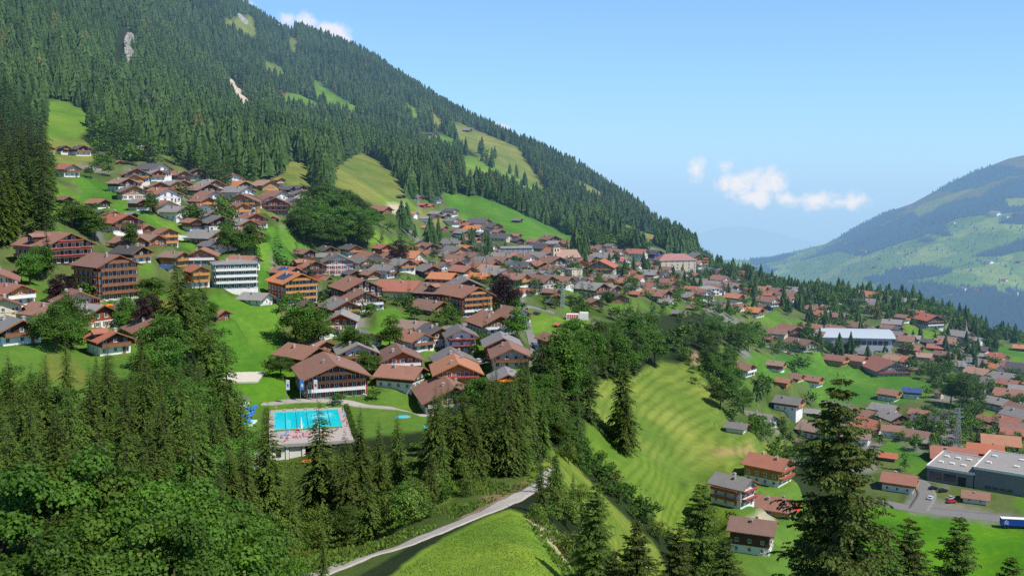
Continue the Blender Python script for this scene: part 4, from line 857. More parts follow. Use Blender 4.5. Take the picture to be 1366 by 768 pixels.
# paddling pools to the right
def disc(px, py, rx, ry, lab, nm='paddling_pool'):
    x, y, z = P3(px, py, 250); o = put(nm, None, None, (x, y, z), .2); k = 20
    ring = [(math.cos(2 * math.pi * i / k), math.sin(2 * math.pi * i / k)) for i in range(k)]
    wv = [(c * rx * (1 + .18 * math.sin(3 * i)), s_ * ry, .16) for i, (c, s_) in enumerate(ring)]; put('water', MB().add(wv, [tuple(range(k))]).mesh('water', WATER), o)
    b = MB(); vs = [(v[0], v[1], .22) for v in wv] + [(v[0] * 1.1, v[1] * 1.12, .22) for v in wv] + [(v[0] * 1.1, v[1] * 1.12, -1.) for v in wv]
    b.add(vs, [(i, k + i, k + (i + 1) % k, (i + 1) % k) for i in range(k)] + [(k + i, 2 * k + i, 2 * k + (i + 1) % k, k + (i + 1) % k) for i in range(k)]); put('rim', b.mesh('rim', CONC), o); tag(o, lab, 'paddling pool'); FOOT.append((x, y, rx + 3))
disc(568, 570, 4.6, 1.8, 'light blue paddling pool on the lawn right of the swimming pool'); disc(537, 556, 2.2, 1.8, 'small pale splash pool beside the lawn path')
# flag poles
for px, c1, c2, lb in [(382, WHITE, BLUE, 'flagpole with white banner, leftmost of three above the pool'), (401, BLUE, WHITE, 'flagpole with blue banner, middle of three above the pool'), (419, WHITE, REDP, 'flagpole with white and red banner, rightmost of three above the pool')]:
    x, y, z = P3(px, 541, 250); o = put('flagpole', None, None, (x, y, z)); put('pole', MB().cyl(0, 0, -.3, 9.0, .09, .06, 8).mesh('pole', STEEL), o)
    put('flag', MB().box(.08, 1.25, -.03, .03, 5.4, 8.8).mesh('flag', c1), o); put('flag_emblem', MB().box(.3, 1.0, -.045, .045, 6.4, 7.4).mesh('flag_emblem', c2), o); tag(o, lb, 'flagpole')
# playing court
def slabq(name, pts, mat, dz, th=.25):
    w_ = [P3(a, b, 250) for a, b in pts]; zz = sum(p[2] for p in w_) / len(w_) + dz; k = len(w_)
    return put(name, MB().add([(p[0], p[1], zz) for p in w_] + [(p[0], p[1], zz - th - 3) for p in w_], [tuple(range(k)), tuple(range(2 * k - 1, k - 1, -1))] + [(i, i + k, (i + 1) % k + k, (i + 1) % k) for i in range(k)]).mesh(name, mat))
x, y, z = P3(324, 503, 250); PADS.append((x, y, z - .3, 13))
o = put('sand_court', MB().box(-6.5, 6.5, -9, 9, -2, .4).mesh('sand_court', lm('pale_sand', (.62, .58, .52), objvar=0)), None, (x, y, z - .2), .1); tag(o, 'pale sand playing court on the lawn above the water slide', 'court')
# ---------------- strips: roads and paths
ASPH = lm('asphalt', (.20, .195, .19), var=.2, scale=.5, objvar=0); GRAV = lm('gravel', (.40, .37, .33), var=.35, scale=1.6, objvar=0)
ROADS = []
def strip(name, pts, width, mat, ymin=60, dz=.10, cum=None):
    """list of surveyed points along the road centre; flattened bench added to the terrain first"""
    W3 = [P3(a, b, ymin) for a, b in pts]; out = []
    for p, q_ in zip(W3[:-1], W3[1:]):
        n_ = max(2, int(math.dist(p[:2], q_[:2]) / 1.5)); out += [tuple(p[j] + (q_[j] - p[j]) * i / n_ for j in range(2)) for i in range(n_)]
    out.append(W3[-1][:2]); c_ = np.array(out)
    for _ in range(12): c_[1:-1] = (c_[:-2] + c_[1:-1] * 2 + c_[2:]) / 4
    ROADS.append((name, c_, width, mat, dz + .03 * len(ROADS)))
strip('lane', [(370, 790), (420, 768), (480, 745), (540, 728), (600, 703), (650, 684), (690, 663), (722, 645), (740, 625)], 3.4, GRAV, 60)
strip('road', [(1255, 640), (1268, 610), (1262, 575), (1275, 552), (1298, 538), (1312, 520), (1308, 500), (1290, 480), (1240, 470)], 8, ASPH, 350)
strip('yard_road', [(1160, 668), (1225, 680), (1300, 688), (1420, 700)], 9, ASPH, 330)
strip('village_street', [(1225, 680), (1238, 660), (1225, 640), (1200, 640)], 8, ASPH, 330)
strip('village_street', [(690, 400), (702, 440), (716, 462), (712, 480), (730, 508)], 5, ASPH, 300)
strip('footpath', [(350, 539), (400, 540), (470, 541), (540, 546), (600, 552)], 3.2, GRAV, 280)
strip('village_street', [(740, 418), (700, 408), (640, 430), (580, 440), (600, 480), (650, 482)], 5, ASPH, 300)
def build_roads():
    for name, c_, wd, mat, dz in ROADS:
        d = np.gradient(c_, axis=0); d /= np.maximum(np.linalg.norm(d, axis=1)[:, None], 1e-6); nn = np.stack([d[:, 1], -d[:, 0]], 1); K = 6
        offs = np.linspace(-wd / 2, wd / 2, K + 1); V = []
        for o_ in offs:
            p = c_ + nn * o_; V.append(np.stack([p[:, 0], p[:, 1], H(p[:, 0], p[:, 1]) + dz + .10], 1))
        V = np.stack(V, 1); skirt0 = V[:, :1].copy(); skirt0[..., 2] -= .6; skirt1 = V[:, -1:].copy(); skirt1[..., 2] -= .6; V = np.concatenate([skirt0, V, skirt1], 1)
        n_, k_ = V.shape[:2]; idx = np.arange(n_ * k_).reshape(n_, k_); q = np.stack([idx[:-1, :-1], idx[1:, :-1], idx[1:, 1:], idx[:-1, 1:]], -1).reshape(-1, 4)
        o = put(name, mesh_np(name, V.reshape(-1, 3), q, [mat], True)); o['kind'] = 'structure'
# fence by the lane
_f = [] and [P3(a, b, 60) for a, b in [(505, 762), (520, 757), (540, 749)]]
for i, p in enumerate(_f):
    q_ = tuple(p[j] - _f[0][j] for j in range(3)); put('post', MB().box(q_[0] - .09, q_[0] + .09, q_[1] - .09, q_[1] + .09, q_[2] - .4, q_[2] + 1.15).mesh('post', BARK_P), fe)
    if i: put('rail', MB().bar((pr_[0], pr_[1], pr_[2] + .85), (q_[0], q_[1], q_[2] + .85), .09).bar((pr_[0], pr_[1], pr_[2] + .45), (q_[0], q_[1], q_[2] + .45), .09).mesh('rail', BARK_P), fe)
    pr_ = q_
# ---------------- sports hall
x, y, z = P3(1120, 456, 500); FOOT = [f_ for f_ in FOOT if math.hypot(f_[0] - x, f_[1] - y) > 0]; FOOT.append((x, y, 34)); PADS.append((x - 18, y + 3, z, 16)); PADS.append((x + 18, y - 3, z, 16))
sh = put('sports_hall', None, None, (x, y, z), R(-8)); sh.scale = (1.24, 1.1, .88); tag(sh, 'long sports hall with pale metal roof on the right of the village', 'sports hall')
put('wall', MB().box(-28, 28, -16, 16, -6, 6.6).mesh('wall', lm('pale_panel', (.42, .46, .48), objvar=0)), sh)
k = 10; prof = [(-17.5 + 35 * i / k, 6.6 + 5.4 * math.sin(math.pi * (i + .6) / (k + 1.2)) - .5) for i in range(k + 1)]; prof2 = [(p[0], p[1] + .35) for p in prof[::-1]]
rm_ = MB(); n0 = [(x_, p[0], p[1]) for x_ in (-30, 30) for p in prof + prof2]; m0 = 2 * (k + 1)
rm_.add(n0, [tuple(range(m0))[::-1], tuple(range(m0, 2 * m0))] + [(i, (i + 1) % m0, m0 + (i + 1) % m0, m0 + i) for i in range(m0)]); put('roof', rm_.mesh('roof', ROOF['W']), sh)
for k in range(7): put('window', MB().box(4 + 3.2 * k, 6.6 + 3.2 * k, -16.1, -15.9, 1.2, 4.8).mesh('window', GLASS), sh)
# ---------------- church tower and nave
def world_at(px, Y): u, _ = ray(px, 300); return u * Y, Y, float(H(u * Y, Y))
x, y, z = P3(741, 352, 500); FOOT.append((x, y, 9)); PADS.append((x, y, z, 8)); hh = (352 - 329) / F * y
ch = put('church', None, None, (x, y, z), R(18)); tag(ch, 'village church with square cream tower and brown nave roof', 'church')
w_ = 9.5 / F * y
put('tower', MB().box(-w_ / 2, w_ / 2, -w_ / 2, w_ / 2, -4, hh).mesh('tower', WALL['c']), ch); tw_ = put('tower_roof', MB().add([(-w_ / 2 - .4, -w_ / 2 - .4, hh), (w_ / 2 + .4, -w_ / 2 - .4, hh), (w_ / 2 + .4, w_ / 2 + .4, hh), (-w_ / 2 - .4, w_ / 2 + .4, hh), (0, -w_ * .2, hh + 2.6), (0, w_ * .2, hh + 2.6)], [(3, 2, 1, 0), (0, 1, 4), (1, 2, 5, 4), (2, 3, 5), (3, 0, 4, 5)]).mesh('tower_roof', ROOF['K']), ch)
for sx_ in (-1, 1): put('bell_opening', MB().box(sx_ * w_ * .2 - .5, sx_ * w_ * .2 + .5, -w_ / 2 - .05, -w_ / 2 + .1, hh - 3.4, hh - 1.4).mesh('bell_opening', DARK), ch)
put('nave', MB().prism([(w_ / 2 + .05, -4), (w_ / 2 + 14, -4), (w_ / 2 + 14, 5.5), (w_ / 2 + .05, 5.5)], -7, 7).mesh('nave', WALL['p']), ch)
put('nave_roof', MB().add([(-2, -8, 5), (w_ / 2 + 15, -8, 5), (w_ / 2 + 15, 8, 5), (-2, 8, 5), (0, 0, 10.5), (w_ / 2 + 14, 0, 10.5)], [(0, 3, 2, 1), (0, 1, 5, 4), (1, 2, 5), (2, 3, 4, 5), (3, 0, 4)]).mesh('nave_roof', ROOF['T']), ch)
# chapel with slender spire
x, y, z = P3(1292, 462, 600); FOOT.append((x, y + 3, 8)); hh = (462 - 446) / F * y
cp_ = put('chapel_tower', None, None, (x, y + 6, z)); tag(cp_, 'chapel tower with slender tan spire behind the grey-gabled house', 'tower')
put('wall', MB().box(-2.6, 2.6, -2.6, 2.6, -3, hh).mesh('wall', WALL['p']), cp_)
sv = MB(); rr_ = [(3.4, hh), (1.6, hh + 3), (.7, hh + 6), (.05, hh + 12)]
for (r0_, z0_), (r1_, z1_) in zip(rr_[:-1], rr_[1:]): sv.cyl(0, 0, z0_, z1_, r0_, r1_, 8)
put('spire', sv.mesh('spire', ROOF['T']), cp_)
# ---------------- lattice masts
def mast(px, pb, pt, lab, nm='power_pylon', wb=3.4, arms=3, ymin=300):
    x, y, z = P3(px, pb, ymin); h = (pb - pt) / F * y * 1.02; o = put(nm, None, None, (x, y, z)); b = MB(); ww = wb
    lv = [h * i / 9 for i in range(10)]; wd_ = [ww * (1 - .82 * i / 9) for i in range(10)]
    for i in range(9):
        for sx_, sy_ in ((-1, -1), (1, -1), (1, 1), (-1, 1)):
            b.bar((sx_ * wd_[i] / 2, sy_ * wd_[i] / 2, lv[i]), (sx_ * wd_[i + 1] / 2, sy_ * wd_[i + 1] / 2, lv[i + 1]), .22)
        for sy_ in (-1, 1):
            b.bar((-wd_[i] / 2, sy_ * wd_[i] / 2, lv[i]), (wd_[i + 1] / 2, sy_ * wd_[i + 1] / 2, lv[i + 1]), .13); b.bar((wd_[i] / 2, sy_ * wd_[i] / 2, lv[i]), (-wd_[i + 1] / 2, sy_ * wd_[i + 1] / 2, lv[i + 1]), .13)
    put('lattice', b.mesh('lattice', STEEL), o)
    for k in range(arms): put('crossarm', MB().bar((-3 + .4 * k, 0, h * (.8 + .09 * k)), (3 - .4 * k, 0, h * (.8 + .09 * k)), .2).bar((-3 + .4 * k, 0, h * (.8 + .09 * k)), (0, 0, h * (.86 + .07 * k)), .12).mesh('crossarm', STEEL), o)
    tag(o, lab, 'pylon'); FOOT.append((x, y, 4))
mast(1276, 604, 542, 'grey lattice power pylon standing among the valley gardens', wb=3.6, ymin=380)
mast(750, 413, 378, 'blue-grey lattice mast at the edge of the lime green village lawn', wb=2.4, ymin=380)
mast(558, 292, 260, 'pale lattice mast beside the bare building plot', wb=2.4, ymin=500)
mast(540, 300, 283, 'small lift mast on the slope below the building plot', wb=1.6, ymin=500)
# kiosk with red panel
x, y, z = P3(770, 426, 380); ki = put('kiosk', None, None, (x, y, z), R(-6)); ki.scale = (.8, .8, .8); tag(ki, 'white kiosk building with red striped panels beside the village lawn', 'kiosk'); FOOT.append((x, y, 8)); PADS.append((x, y, z, 6))
put('wall', MB().box(-7, 7, -2, 3, -3, 3.6).box(1.5, 7, -1.9, 3, 3.6, 4.6).mesh('wall', WALL['p']), ki); pn = put('panel', MB().box(-6.4, .8, -2.1, -1.98, .8, 3.3).mesh('panel', REDP), ki)
for k in range(6): put('panel_stripe', MB().box(-6.1 + 1.15 * k, -5.7 + 1.15 * k, -2.16, -2.105, 1.0, 3.1).mesh('panel_stripe', WHITE), pn)
put('roof', MB().box(-7.3, 7.3, -2.3, 3.3, 3.61, 3.75).mesh('roof', CONC), ki) if False else None
# ---------------- factory
FZ0 = -139.0; FM = lm('corrugated_grey', (.20, .21, .225), rough=.6, var=.08, objvar=0); FR = lm('flat_roof_gravel', (.30, .285, .27), var=.15, scale=.3, objvar=0)
fd = R(-36.9)
def fblock(loc, Lx, Ly, h, lab, wins, door=False):
    o = put('factory_hall', None, None, loc, fd); put('wall', MB().box(0, Lx, 0, Ly, -4, h).mesh('wall', FM), o)
    put('roof', MB().box(-.2, Lx + .2, -.2, Ly + .2, h, h + .25).mesh('roof', FR), o)
    put('parapet', MB().box(-.5, Lx + .5, -.5, -.2, h - .5, h + .7).box(-.5, -.2, -.2, Ly + .2, h - .5, h + .7).box(-.5, Lx + .5, Ly + .2, Ly + .5, h - .5, h + .7).box(Lx + .2, Lx + .5, -.2, Ly + .2, h - .5, h + .7).mesh('parapet', WALL['p']), o)
    for i in range(4):
        for j in range(2): put('skylight', MB().box(2.5 + i * Lx / 4, 4.6 + i * Lx / 4, Ly * (.3 + .38 * j), Ly * (.3 + .38 * j) + 1.6, h + .25, h + .95).mesh('skylight', WHITE), o)
    for a_, b_, z0_, z1_ in wins: put('window', MB().box(a_, b_, -.12, .05, z0_, z1_).mesh('window', GLASS), o)
    if door: put('door', MB().box(*door, -.1, .06, 0, 4.2).mesh('door', DARK), o)
    tag(o, lab, 'factory'); return o
x0_, y0_ = ray(1236, 650)[0] * 446, 446.
fblock((x0_, y0_, FZ0), 19.8, 30, 6.6, 'lower grey factory hall with white-edged flat roof and strip windows', [(.8, 6.4, 1.2, 4.6), (7.2, 12.6, 1.2, 4.6)], (13.4, 16.8))
ux, uy = math.cos(fd), math.sin(fd); fblock((x0_ + 20.3 * ux, y0_ + 20.3 * uy, FZ0), 46, 34, 9.6, 'tall grey corrugated factory hall at the right edge', [(4.5 + 3 * i, 7 + 3 * i, 1, 2.2) for i in range(4)] + [(24 + 4 * i, 27.4 + 4 * i, .8, 3.4) for i in range(4)])
for a_ in (10, 25, 45, 60): FOOT.append((x0_ + a_ * ux - 15 * uy, y0_ + a_ * uy + 15 * ux, 24)); PADS.append((x0_ + a_ * ux - 15 * uy, y0_ + a_ * uy + 15 * ux, FZ0, 22))
# ---------------- cars and trailer
def carmesh(kind=0):
    L_, W2, Hh = (4.3, .88, 1.45) if kind == 0 else (5.0, .95, 2.1)
    pr = [(-L_ / 2, .35), (L_ / 2, .35), (L_ / 2, .75), (L_ / 2 - .9, .95), (-L_ / 2 + .2, .98), (-L_ / 2, .8)] if kind == 0 else [(-L_ / 2, .35), (L_ / 2, .35), (L_ / 2, .95), (L_ / 2 - .5, 1.2), (-L_ / 2, 1.2)]
    cb_ = [(-L_ / 2 + .35, .98), (L_ / 2 - 1.3, .96), (L_ / 2 - 1.9, Hh), (-L_ / 2 + .9, Hh)] if kind == 0 else [(-L_ / 2 + .02, 1.2), (L_ / 2 - .6, 1.2), (L_ / 2 - 1.1, Hh), (-L_ / 2 + .1, Hh)]
    b = MB().prism(pr, -W2, W2); c = MB().prism(cb_, -W2 + .1, W2 - .1); rf_ = MB().box(cb_[3][0], cb_[2][0], -W2 + .08, W2 - .08, Hh - .03, Hh + .03); return b, c, rf_, L_, W2
WHM = MB(); WHM.add([(.32 * math.cos(2 * math.pi * i / 12), s_, .32 + .32 * math.sin(2 * math.pi * i / 12)) for s_ in (-.1, .1) for i in range(12)], [tuple(range(12))[::-1], tuple(range(12, 24))] + [(i, (i + 1) % 12, 12 + (i + 1) % 12, 12 + i) for i in range(12)][::-1]); WHM = WHM.mesh('wheel', DARK)
CP = {n_: lm('car_paint_' + n_, c, rough=.25, var=.02, spec=.6, objvar=0) for n_, c in dict(black=(.015, .015, .018), blue=(.03, .07, .22), silver=(.45, .46, .48), white=(.75, .75, .74), red=(.45, .03, .03), grey=(.15, .155, .16)).items()}
CB = {}
def car(px, py, rz, col, lab, kind=0, ymin=300, grp=None):
    x, y, z = P3(px, py, ymin)
    if (col, kind) not in CB:
        b, c, rf_, L_, W2 = carmesh(kind); CB[col, kind] = (b.mesh('body', CP[col]), c.mesh('cabin_glass', GLASS), rf_.mesh('roof_panel', CP[col]), L_, W2)
    b, c, rf_, L_, W2 = CB[col, kind]; o = put('parked_car' if kind == 0 else 'parked_van', None, None, (x, y, z + .25), rz); CARS.append(o)
    put('body', b, o); put('cabin_glass', c, o); put('roof_panel', rf_, o)
    for sx_ in (-1, 1):
        for sy_ in (-1, 1): put('wheel', WHM, o, (sx_ * L_ * .31, sy_ * (W2 - .05), 0))
    tag(o, lab, 'car' if kind == 0 else 'van', grp)
CARS = []
car(1245, 653, .3, 'black', 'black car parked before the lower factory hall, nearer its left corner'); car(1258, 656, .2, 'black', 'black car parked before the factory door'); car(714, 466, 1.9, 'blue', 'dark blue van on the steep street beside the brown chalet', 1)
car(700, 412, .1, 'silver', 'silver car on the street above the lime green lawn'); car(628, 483, .2, 'silver', 'silver car parked right of the orange-roofed chalet, leftmost of three'); car(640, 484, .2, 'white', 'white car parked between two others right of the orange-roofed chalet'); car(650, 484, .2, 'grey', 'grey car parked right of the orange-roofed chalet, rightmost of three')
for k in range(9): car(1020 + 4.6 * k, 463 + 1.3 * k, 1.2, ['white', 'silver', 'grey', 'black', 'blue', 'silver', 'white', 'red', 'silver'][k], ['white car leftmost', 'silver car second from left', 'grey car third from left', 'black car', 'blue car', 'silver car right of the blue one', 'white car near the right end', 'red car', 'silver car rightmost'][k] + ' in the parking row above the emerald valley meadow', ymin=420)
_g = random.Random(8)
for k in range(30):
    px_, py_ = [(_g.uniform(1230, 1330), _g.uniform(460, 620)), (_g.uniform(560, 900), _g.uniform(360, 400)), (_g.uniform(1234, 1330), _g.uniform(664, 672) + 0.0), (_g.uniform(600, 720), _g.uniform(420, 500))][k % 4]
    x, y, z = P3(px_, py_, 280)
    if min(math.hypot(x - f_[0], y - f_[1]) - f_[2] for f_ in FOOT) < -1.5: continue
    c_ = _g.choice(['silver', 'white', 'grey', 'black', 'red', 'blue']); car(px_, py_, _g.uniform(0, 3.1), c_, c_ + ' car parked by the houses ' + ['of the right-hand valley', 'of the village centre', 'in front of the factory yard', 'above the swimming pool'][k % 4], grp=c_ + ' cars parked ' + ['in the right-hand valley', 'in the village centre', 'near the factory yard', 'above the swimming pool'][k % 4])
x, y, z = P3(1352, 704, 330); tr = put('truck_trailer', None, None, (x, y, z + .2), R(-8)); tag(tr, 'blue box trailer with white lettering parked beside the valley meadow', 'trailer'); CARS.append(tr)
put('box', MB().box(-5, 6.5, -1.25, 1.25, 1.1, 3.9).mesh('box', lm('trailer_blue', (.015, .06, .32), rough=.4, objvar=0)), tr); put('chassis', MB().box(-4.9, 6.4, -1, 1, .8, 1.1).mesh('chassis', DARK), tr); put('roof_panel', MB().box(-5.05, 6.55, -1.3, 1.3, 3.9, 4.02).mesh('roof_panel', WHITE), tr)
for sx_ in (-3.6, -2.4, 4.2): 
    for sy_ in (-1.1, 1.1): put('wheel', WHM, tr, (sx_, sy_, 0), 0, 1.5)
tx = bpy.data.curves.new('lettering', 'FONT'); tx.body = 'fz.'; tx.size = 2.4; tx.extrude = .01; tx.shear = .3; tx.materials.append(WHITE); _to = bpy.data.objects.new('lettering', tx); _tm = bpy.data.meshes.new_from_object(_to); bpy.data.objects.remove(_to); tt = put('lettering', _tm, tr, (-4.2, -1.27, 1.75)); tt.rotation_euler = (math.pi / 2, 0, 0)
# umbrellas of the red-fronted hotel
x, y, z = P3(133, 420, 240)
for k in range(3): parasol((x - 3 + 3.4 * k, y - 1, z + 1.2), AWN_O, False, ['orange parasol leftmost', 'orange parasol in the middle', 'orange parasol rightmost'][k] + ' on the terrace of the red-balconied hotel')
o = put('tarpaulin_shelter', MB().add([(-4.5, -2, 0), (4.5, -2, 0), (4.5, 2, 0), (-4.5, 2, 0), (-4, -1.2, 2.2), (4.2, -1.4, 1.6), (4.2, 1.2, 1.6), (-4, 1.2, 2.2)], [(0, 1, 5, 4), (1, 2, 6, 5), (2, 3, 7, 6), (3, 0, 4, 7), (4, 5, 6, 7)]).mesh('tarpaulin_shelter', WHITE), None, P3(246, 320, 300), -.2); tag(o, 'white tarpaulin shelter on the green slope right of an orange timber chalet', 'shelter')
# farms on the hillside across the valley
def far_ground(px, py):
    hx_, hy_ = HXY; k_ = np.argmin((hx_ - px) ** 2 + (hy_ - py) ** 2); return float(FX.flat[k_]), float(FY.flat[k_]), float(FZ.flat[k_])
HXY = proj(FX, FY, FZ); nfarm = 0
FARMS = [(1152, 337, 12, 'tan'), (1168, 357, 7, 'brown'), (1272, 299, 9, 'white'), (1328, 288, 16, 'white'), (1342, 290, 10, 'white'), (1354, 287, 8, 'brown'), (1318, 351, 14, 'white'), (1360, 350, 9, 'grey'), (1216, 377, 8, 'white'), (1284, 386, 12, 'white'), (1302, 388, 9, 'brown'), (1340, 375, 8, 'tan'), (1174, 345, 7, 'grey'), (1200, 358, 6, 'white'), (1296, 401, 7, 'brown'), (1356, 392, 8, 'white')]
for px_, py_, w_, c_ in FARMS:
    x, y, z = far_ground(px_, py_); W = w_ / F * y * .62; o = put('farmhouse', None, None, (x, y, z), .5)
    put('wall', MB().prism([(-W / 2, -8), (W / 2, -8), (W / 2, W * .35), (0, W * .55), (-W / 2, W * .35)], -W * .6, W * .6).mesh('wall', WALL[dict(white='p', tan='c', brown='w', grey='g')[c_]]), o)
    put('roof', roofmesh(W, W * 1.2, W * .36, .42, 'gable', W * .12, W * .12, W * .04).mesh('roof', ROOF['B' if c_ != 'white' else 'G']), o)
    pos = 'high on' if py_ < 320 else 'low on' if py_ > 370 else 'halfway up'
    same = [f for f in FARMS if f[3] == c_ and ((f[1] < 320) == (py_ < 320)) and ((f[1] > 370) == (py_ > 370))]; same.sort(); i_ = same.index((px_, py_, w_, c_))
    tag(o, f"{dict(white='small white', tan='tan', brown='brown timber', grey='grey')[c_]} farmhouse {pos} the hazy hillside across the valley" + ('' if len(same) == 1 else [', leftmost', ', next from left', ', third from left', ', rightmost'][min(i_, 3)]), 'farmhouse')
build_ground()
build_roads()
# limestone cliffs breaking through the forest
ROCKM, _t = nt('limestone'); _c = mixc(_t, noise(_t, .12, 8, rough=.75), (.22, .20, .165), (.74, .70, .62)); _c = mixc(_t, ramp(_t, noise(_t, .3, 5), [(.52, (0, 0, 0)), (.60, (1, 1, 1))]), _c, (.05, .075, .025))
finish(_t, bsdf(_t, _c, .95, .1, bump=(noise(_t, .25, 8, rough=.8), 1., 3.)))
SCAR = lm('pale_scree', (.58, .47, .38), var=.3, scale=.15, objvar=0)
def cliff(cx0, cy0, cx1, cy1, wpx, depth, mat, lab, seed):
    nu, nv = 16, 26; V = []
    for j in range(nv):
        for i in range(nu):
            u, v = -1 + 2 * i / (nu - 1), j / (nv - 1); wob = float(fbm(np.array([v * 3.1]), np.array([seed + .5]), seed)[0]); wd = .62 * wpx * (.3 + 1.25 * math.sin(math.pi * min(1, v * .9 + .08)) ** .7) * (1 + 2.2 * wob)
            g0 = ground(cx0 + (cx1 - cx0) * v + u * wd + wob * wpx, cy0 + (cy1 - cy0) * v, 400); e = 1 - u * u * 1.35 - (2 * v - 1) ** 8; nn_ = float(fbm(np.array([g0[0] / 9.]), np.array([g0[2] / 9.]), seed + 3, 4)[0]); off = depth * (e * (.8 + 2.2 * nn_) - .2)
            V.append((g0[0] + off * .2, g0[1] - off * 1.0, g0[2] + off * .9))
    idx = np.arange(nu * nv).reshape(nv, nu); q = np.stack([idx[:-1, :-1], idx[:-1, 1:], idx[1:, 1:], idx[1:, :-1]], -1).reshape(-1, 4)
    o = put('cliff', mesh_np('cliff', np.array(V), q, [mat])); o['kind'] = 'structure'
    for k in range(0, nu * nv, 7): FOOT.append((V[k][0], V[k][1] - 6, 10)); FOOT.append((V[k][0], V[k][1] - 16, 6))
cliff(172, 44, 174, 96, 13, 14, ROCKM, '', 3); cliff(165, 84, 162, 112, 6, 8, ROCKM, '', 5); cliff(193, 130, 194, 144, 5, 7, ROCKM, '', 7); cliff(306, 106, 333, 150, 9, 6, SCAR, '', 9); cliff(204, 150, 202, 166, 3, 3, ROCKM, '', 12); cliff(318, 18, 330, 34, 5, 4, ROCKM, '', 15)
# ------------------------------------------------------------------ vegetation
def quads(P_, D, Wd, tint, cols=None):
    """leaf quads: base point, direction (length), half-width vector"""
    a = P_; b = P_ + D * .5 + Wd; c = P_ + D; d = P_ + D * .5 - Wd
    V = np.stack([a, b, c, d], 1).reshape(-1, 3); Fq = np.arange(len(V)).reshape(-1, 4)
    C = np.zeros((len(P_), 3)); C[:, 0] = tint
    if cols is not None: C[:, 1] = cols
    return V, Fq, np.repeat(C, 4, 0)
def nrm(v): return v / np.maximum(np.linalg.norm(v, axis=-1, keepdims=True), 1e-9)
def spruce(seed, wh, nb, tw, rad=.17, z0=.10, hang=.35, ragged=.3, brown=0.0, w=.30, lf=.42, asy=.14, gap=.12):
    g = np.random.default_rng(seed); Ps = []; Ds = []; Ws = []; T = []; B = []
    for i in range(wh):
        f = (i + g.uniform(-.3, .3)) / wh; z = z0 + (1 - z0) * f; f = max(0, min(1, f))
        prof = (1 - f) ** .85 * (.55 + .45 * min(1, f / .12 + .3))
        for k in range(nb if f < .85 else max(4, nb - 3)):
            az = g.uniform(0, 2 * math.pi); l = rad * prof * g.uniform(1 - ragged, 1.12) * (1 + asy * math.sin(az * 2 + z * 9 + seed) + asy * math.sin(z * 31 + seed)) + .006
            if g.random() < gap * 2 * abs(math.sin(z * 13 + seed + az)): continue
            d = np.array([math.cos(az), math.sin(az), 0]); up = .35 * f - .10
            m = max(3, int(tw * (l / rad) ** .8) + 2)
            t = (np.arange(m) + g.uniform(0, 1, m)) / m; t = .12 + .88 * t
            zc = z + l * (up * t - hang * t * t + .10 * np.maximum(t - .75, 0))
            p = np.stack([d[0] * l * t, d[1] * l * t, zc], 1)
            s = np.where(g.random(m) < .5, -1., 1.)
            perp = np.array([-d[1], d[0], 0]); ang = g.uniform(.3, 1.0, m)
            dirv = d * np.cos(ang)[:, None] + perp * (s * np.sin(ang))[:, None]; dirv[:, 2] += -.45 - g.uniform(0, .45, m) * (1 - f) + .3 * f
            dirv = nrm(dirv); ll = l * (lf * (1 - t * .6)) * g.uniform(.7, 1.2, m) + .004
            wv = nrm(np.cross(dirv, nrm(np.array([0, 0, 1.]) + g.normal(0, .5, (m, 3))))) * (ll * w * g.uniform(.6, 1.1, m))[:, None]
            Ps.append(p); Ds.append(dirv * ll[:, None]); Ws.append(wv)
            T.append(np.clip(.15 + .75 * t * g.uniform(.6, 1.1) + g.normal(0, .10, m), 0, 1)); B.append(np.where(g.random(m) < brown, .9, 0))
    return quads(np.concatenate(Ps), np.concatenate(Ds), np.concatenate(Ws), np.concatenate(T), np.concatenate(B))
def crown_lobes(seed, nl, per, leaf, sx=.36, sz=.40, zc=.58, lr=(.10, .17), yellow=.0):
    g = np.random.default_rng(seed); Ps = []; Ns = []; T = []
    for i in range(nl):
        v = nrm(g.normal(0, 1, 3)); 
        if v[2] < -.55: v[2] *= .4
        rr = g.uniform(.35, 1.0) ** .5 if i > nl * .25 else g.uniform(.2, .6)
        c = np.array([v[0] * sx * rr, v[1] * sx * rr, zc + v[2] * sz * rr * (1 if v[2] > 0 else .85)]); r = g.uniform(*lr) * (1 - .25 * rr)
        u = nrm(g.normal(0, 1, (per, 3))); u[:, 2] = np.abs(u[:, 2]) * .9 + u[:, 2] * .1; u = nrm(u)
        rad_ = r * (g.uniform(.55, 1.0, per) ** .5)
        p = c + u * rad_[:, None] * np.array([1.15, 1.15, .85]) + g.normal(0, leaf * .6, (per, 3)); Ps.append(p)
        Ns.append(nrm(u * .8 + np.array([0, 0, .35]) + g.normal(0, .45, (per, 3))))
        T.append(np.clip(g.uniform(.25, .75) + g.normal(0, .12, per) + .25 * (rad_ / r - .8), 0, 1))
    P_ = np.concatenate(Ps); Nn = np.concatenate(Ns); tt = np.concatenate(T); m = len(P_)
    a = nrm(np.cross(Nn, g.normal(0, 1, (m, 3)))); b = np.cross(Nn, a)
    s = leaf * g.uniform(.6, 1.35, m)
    return quads(P_ - a * (s / 2)[:, None], a * s[:, None], b * (s * .42)[:, None], tt, np.where(g.random(m) < yellow, .6, 0))
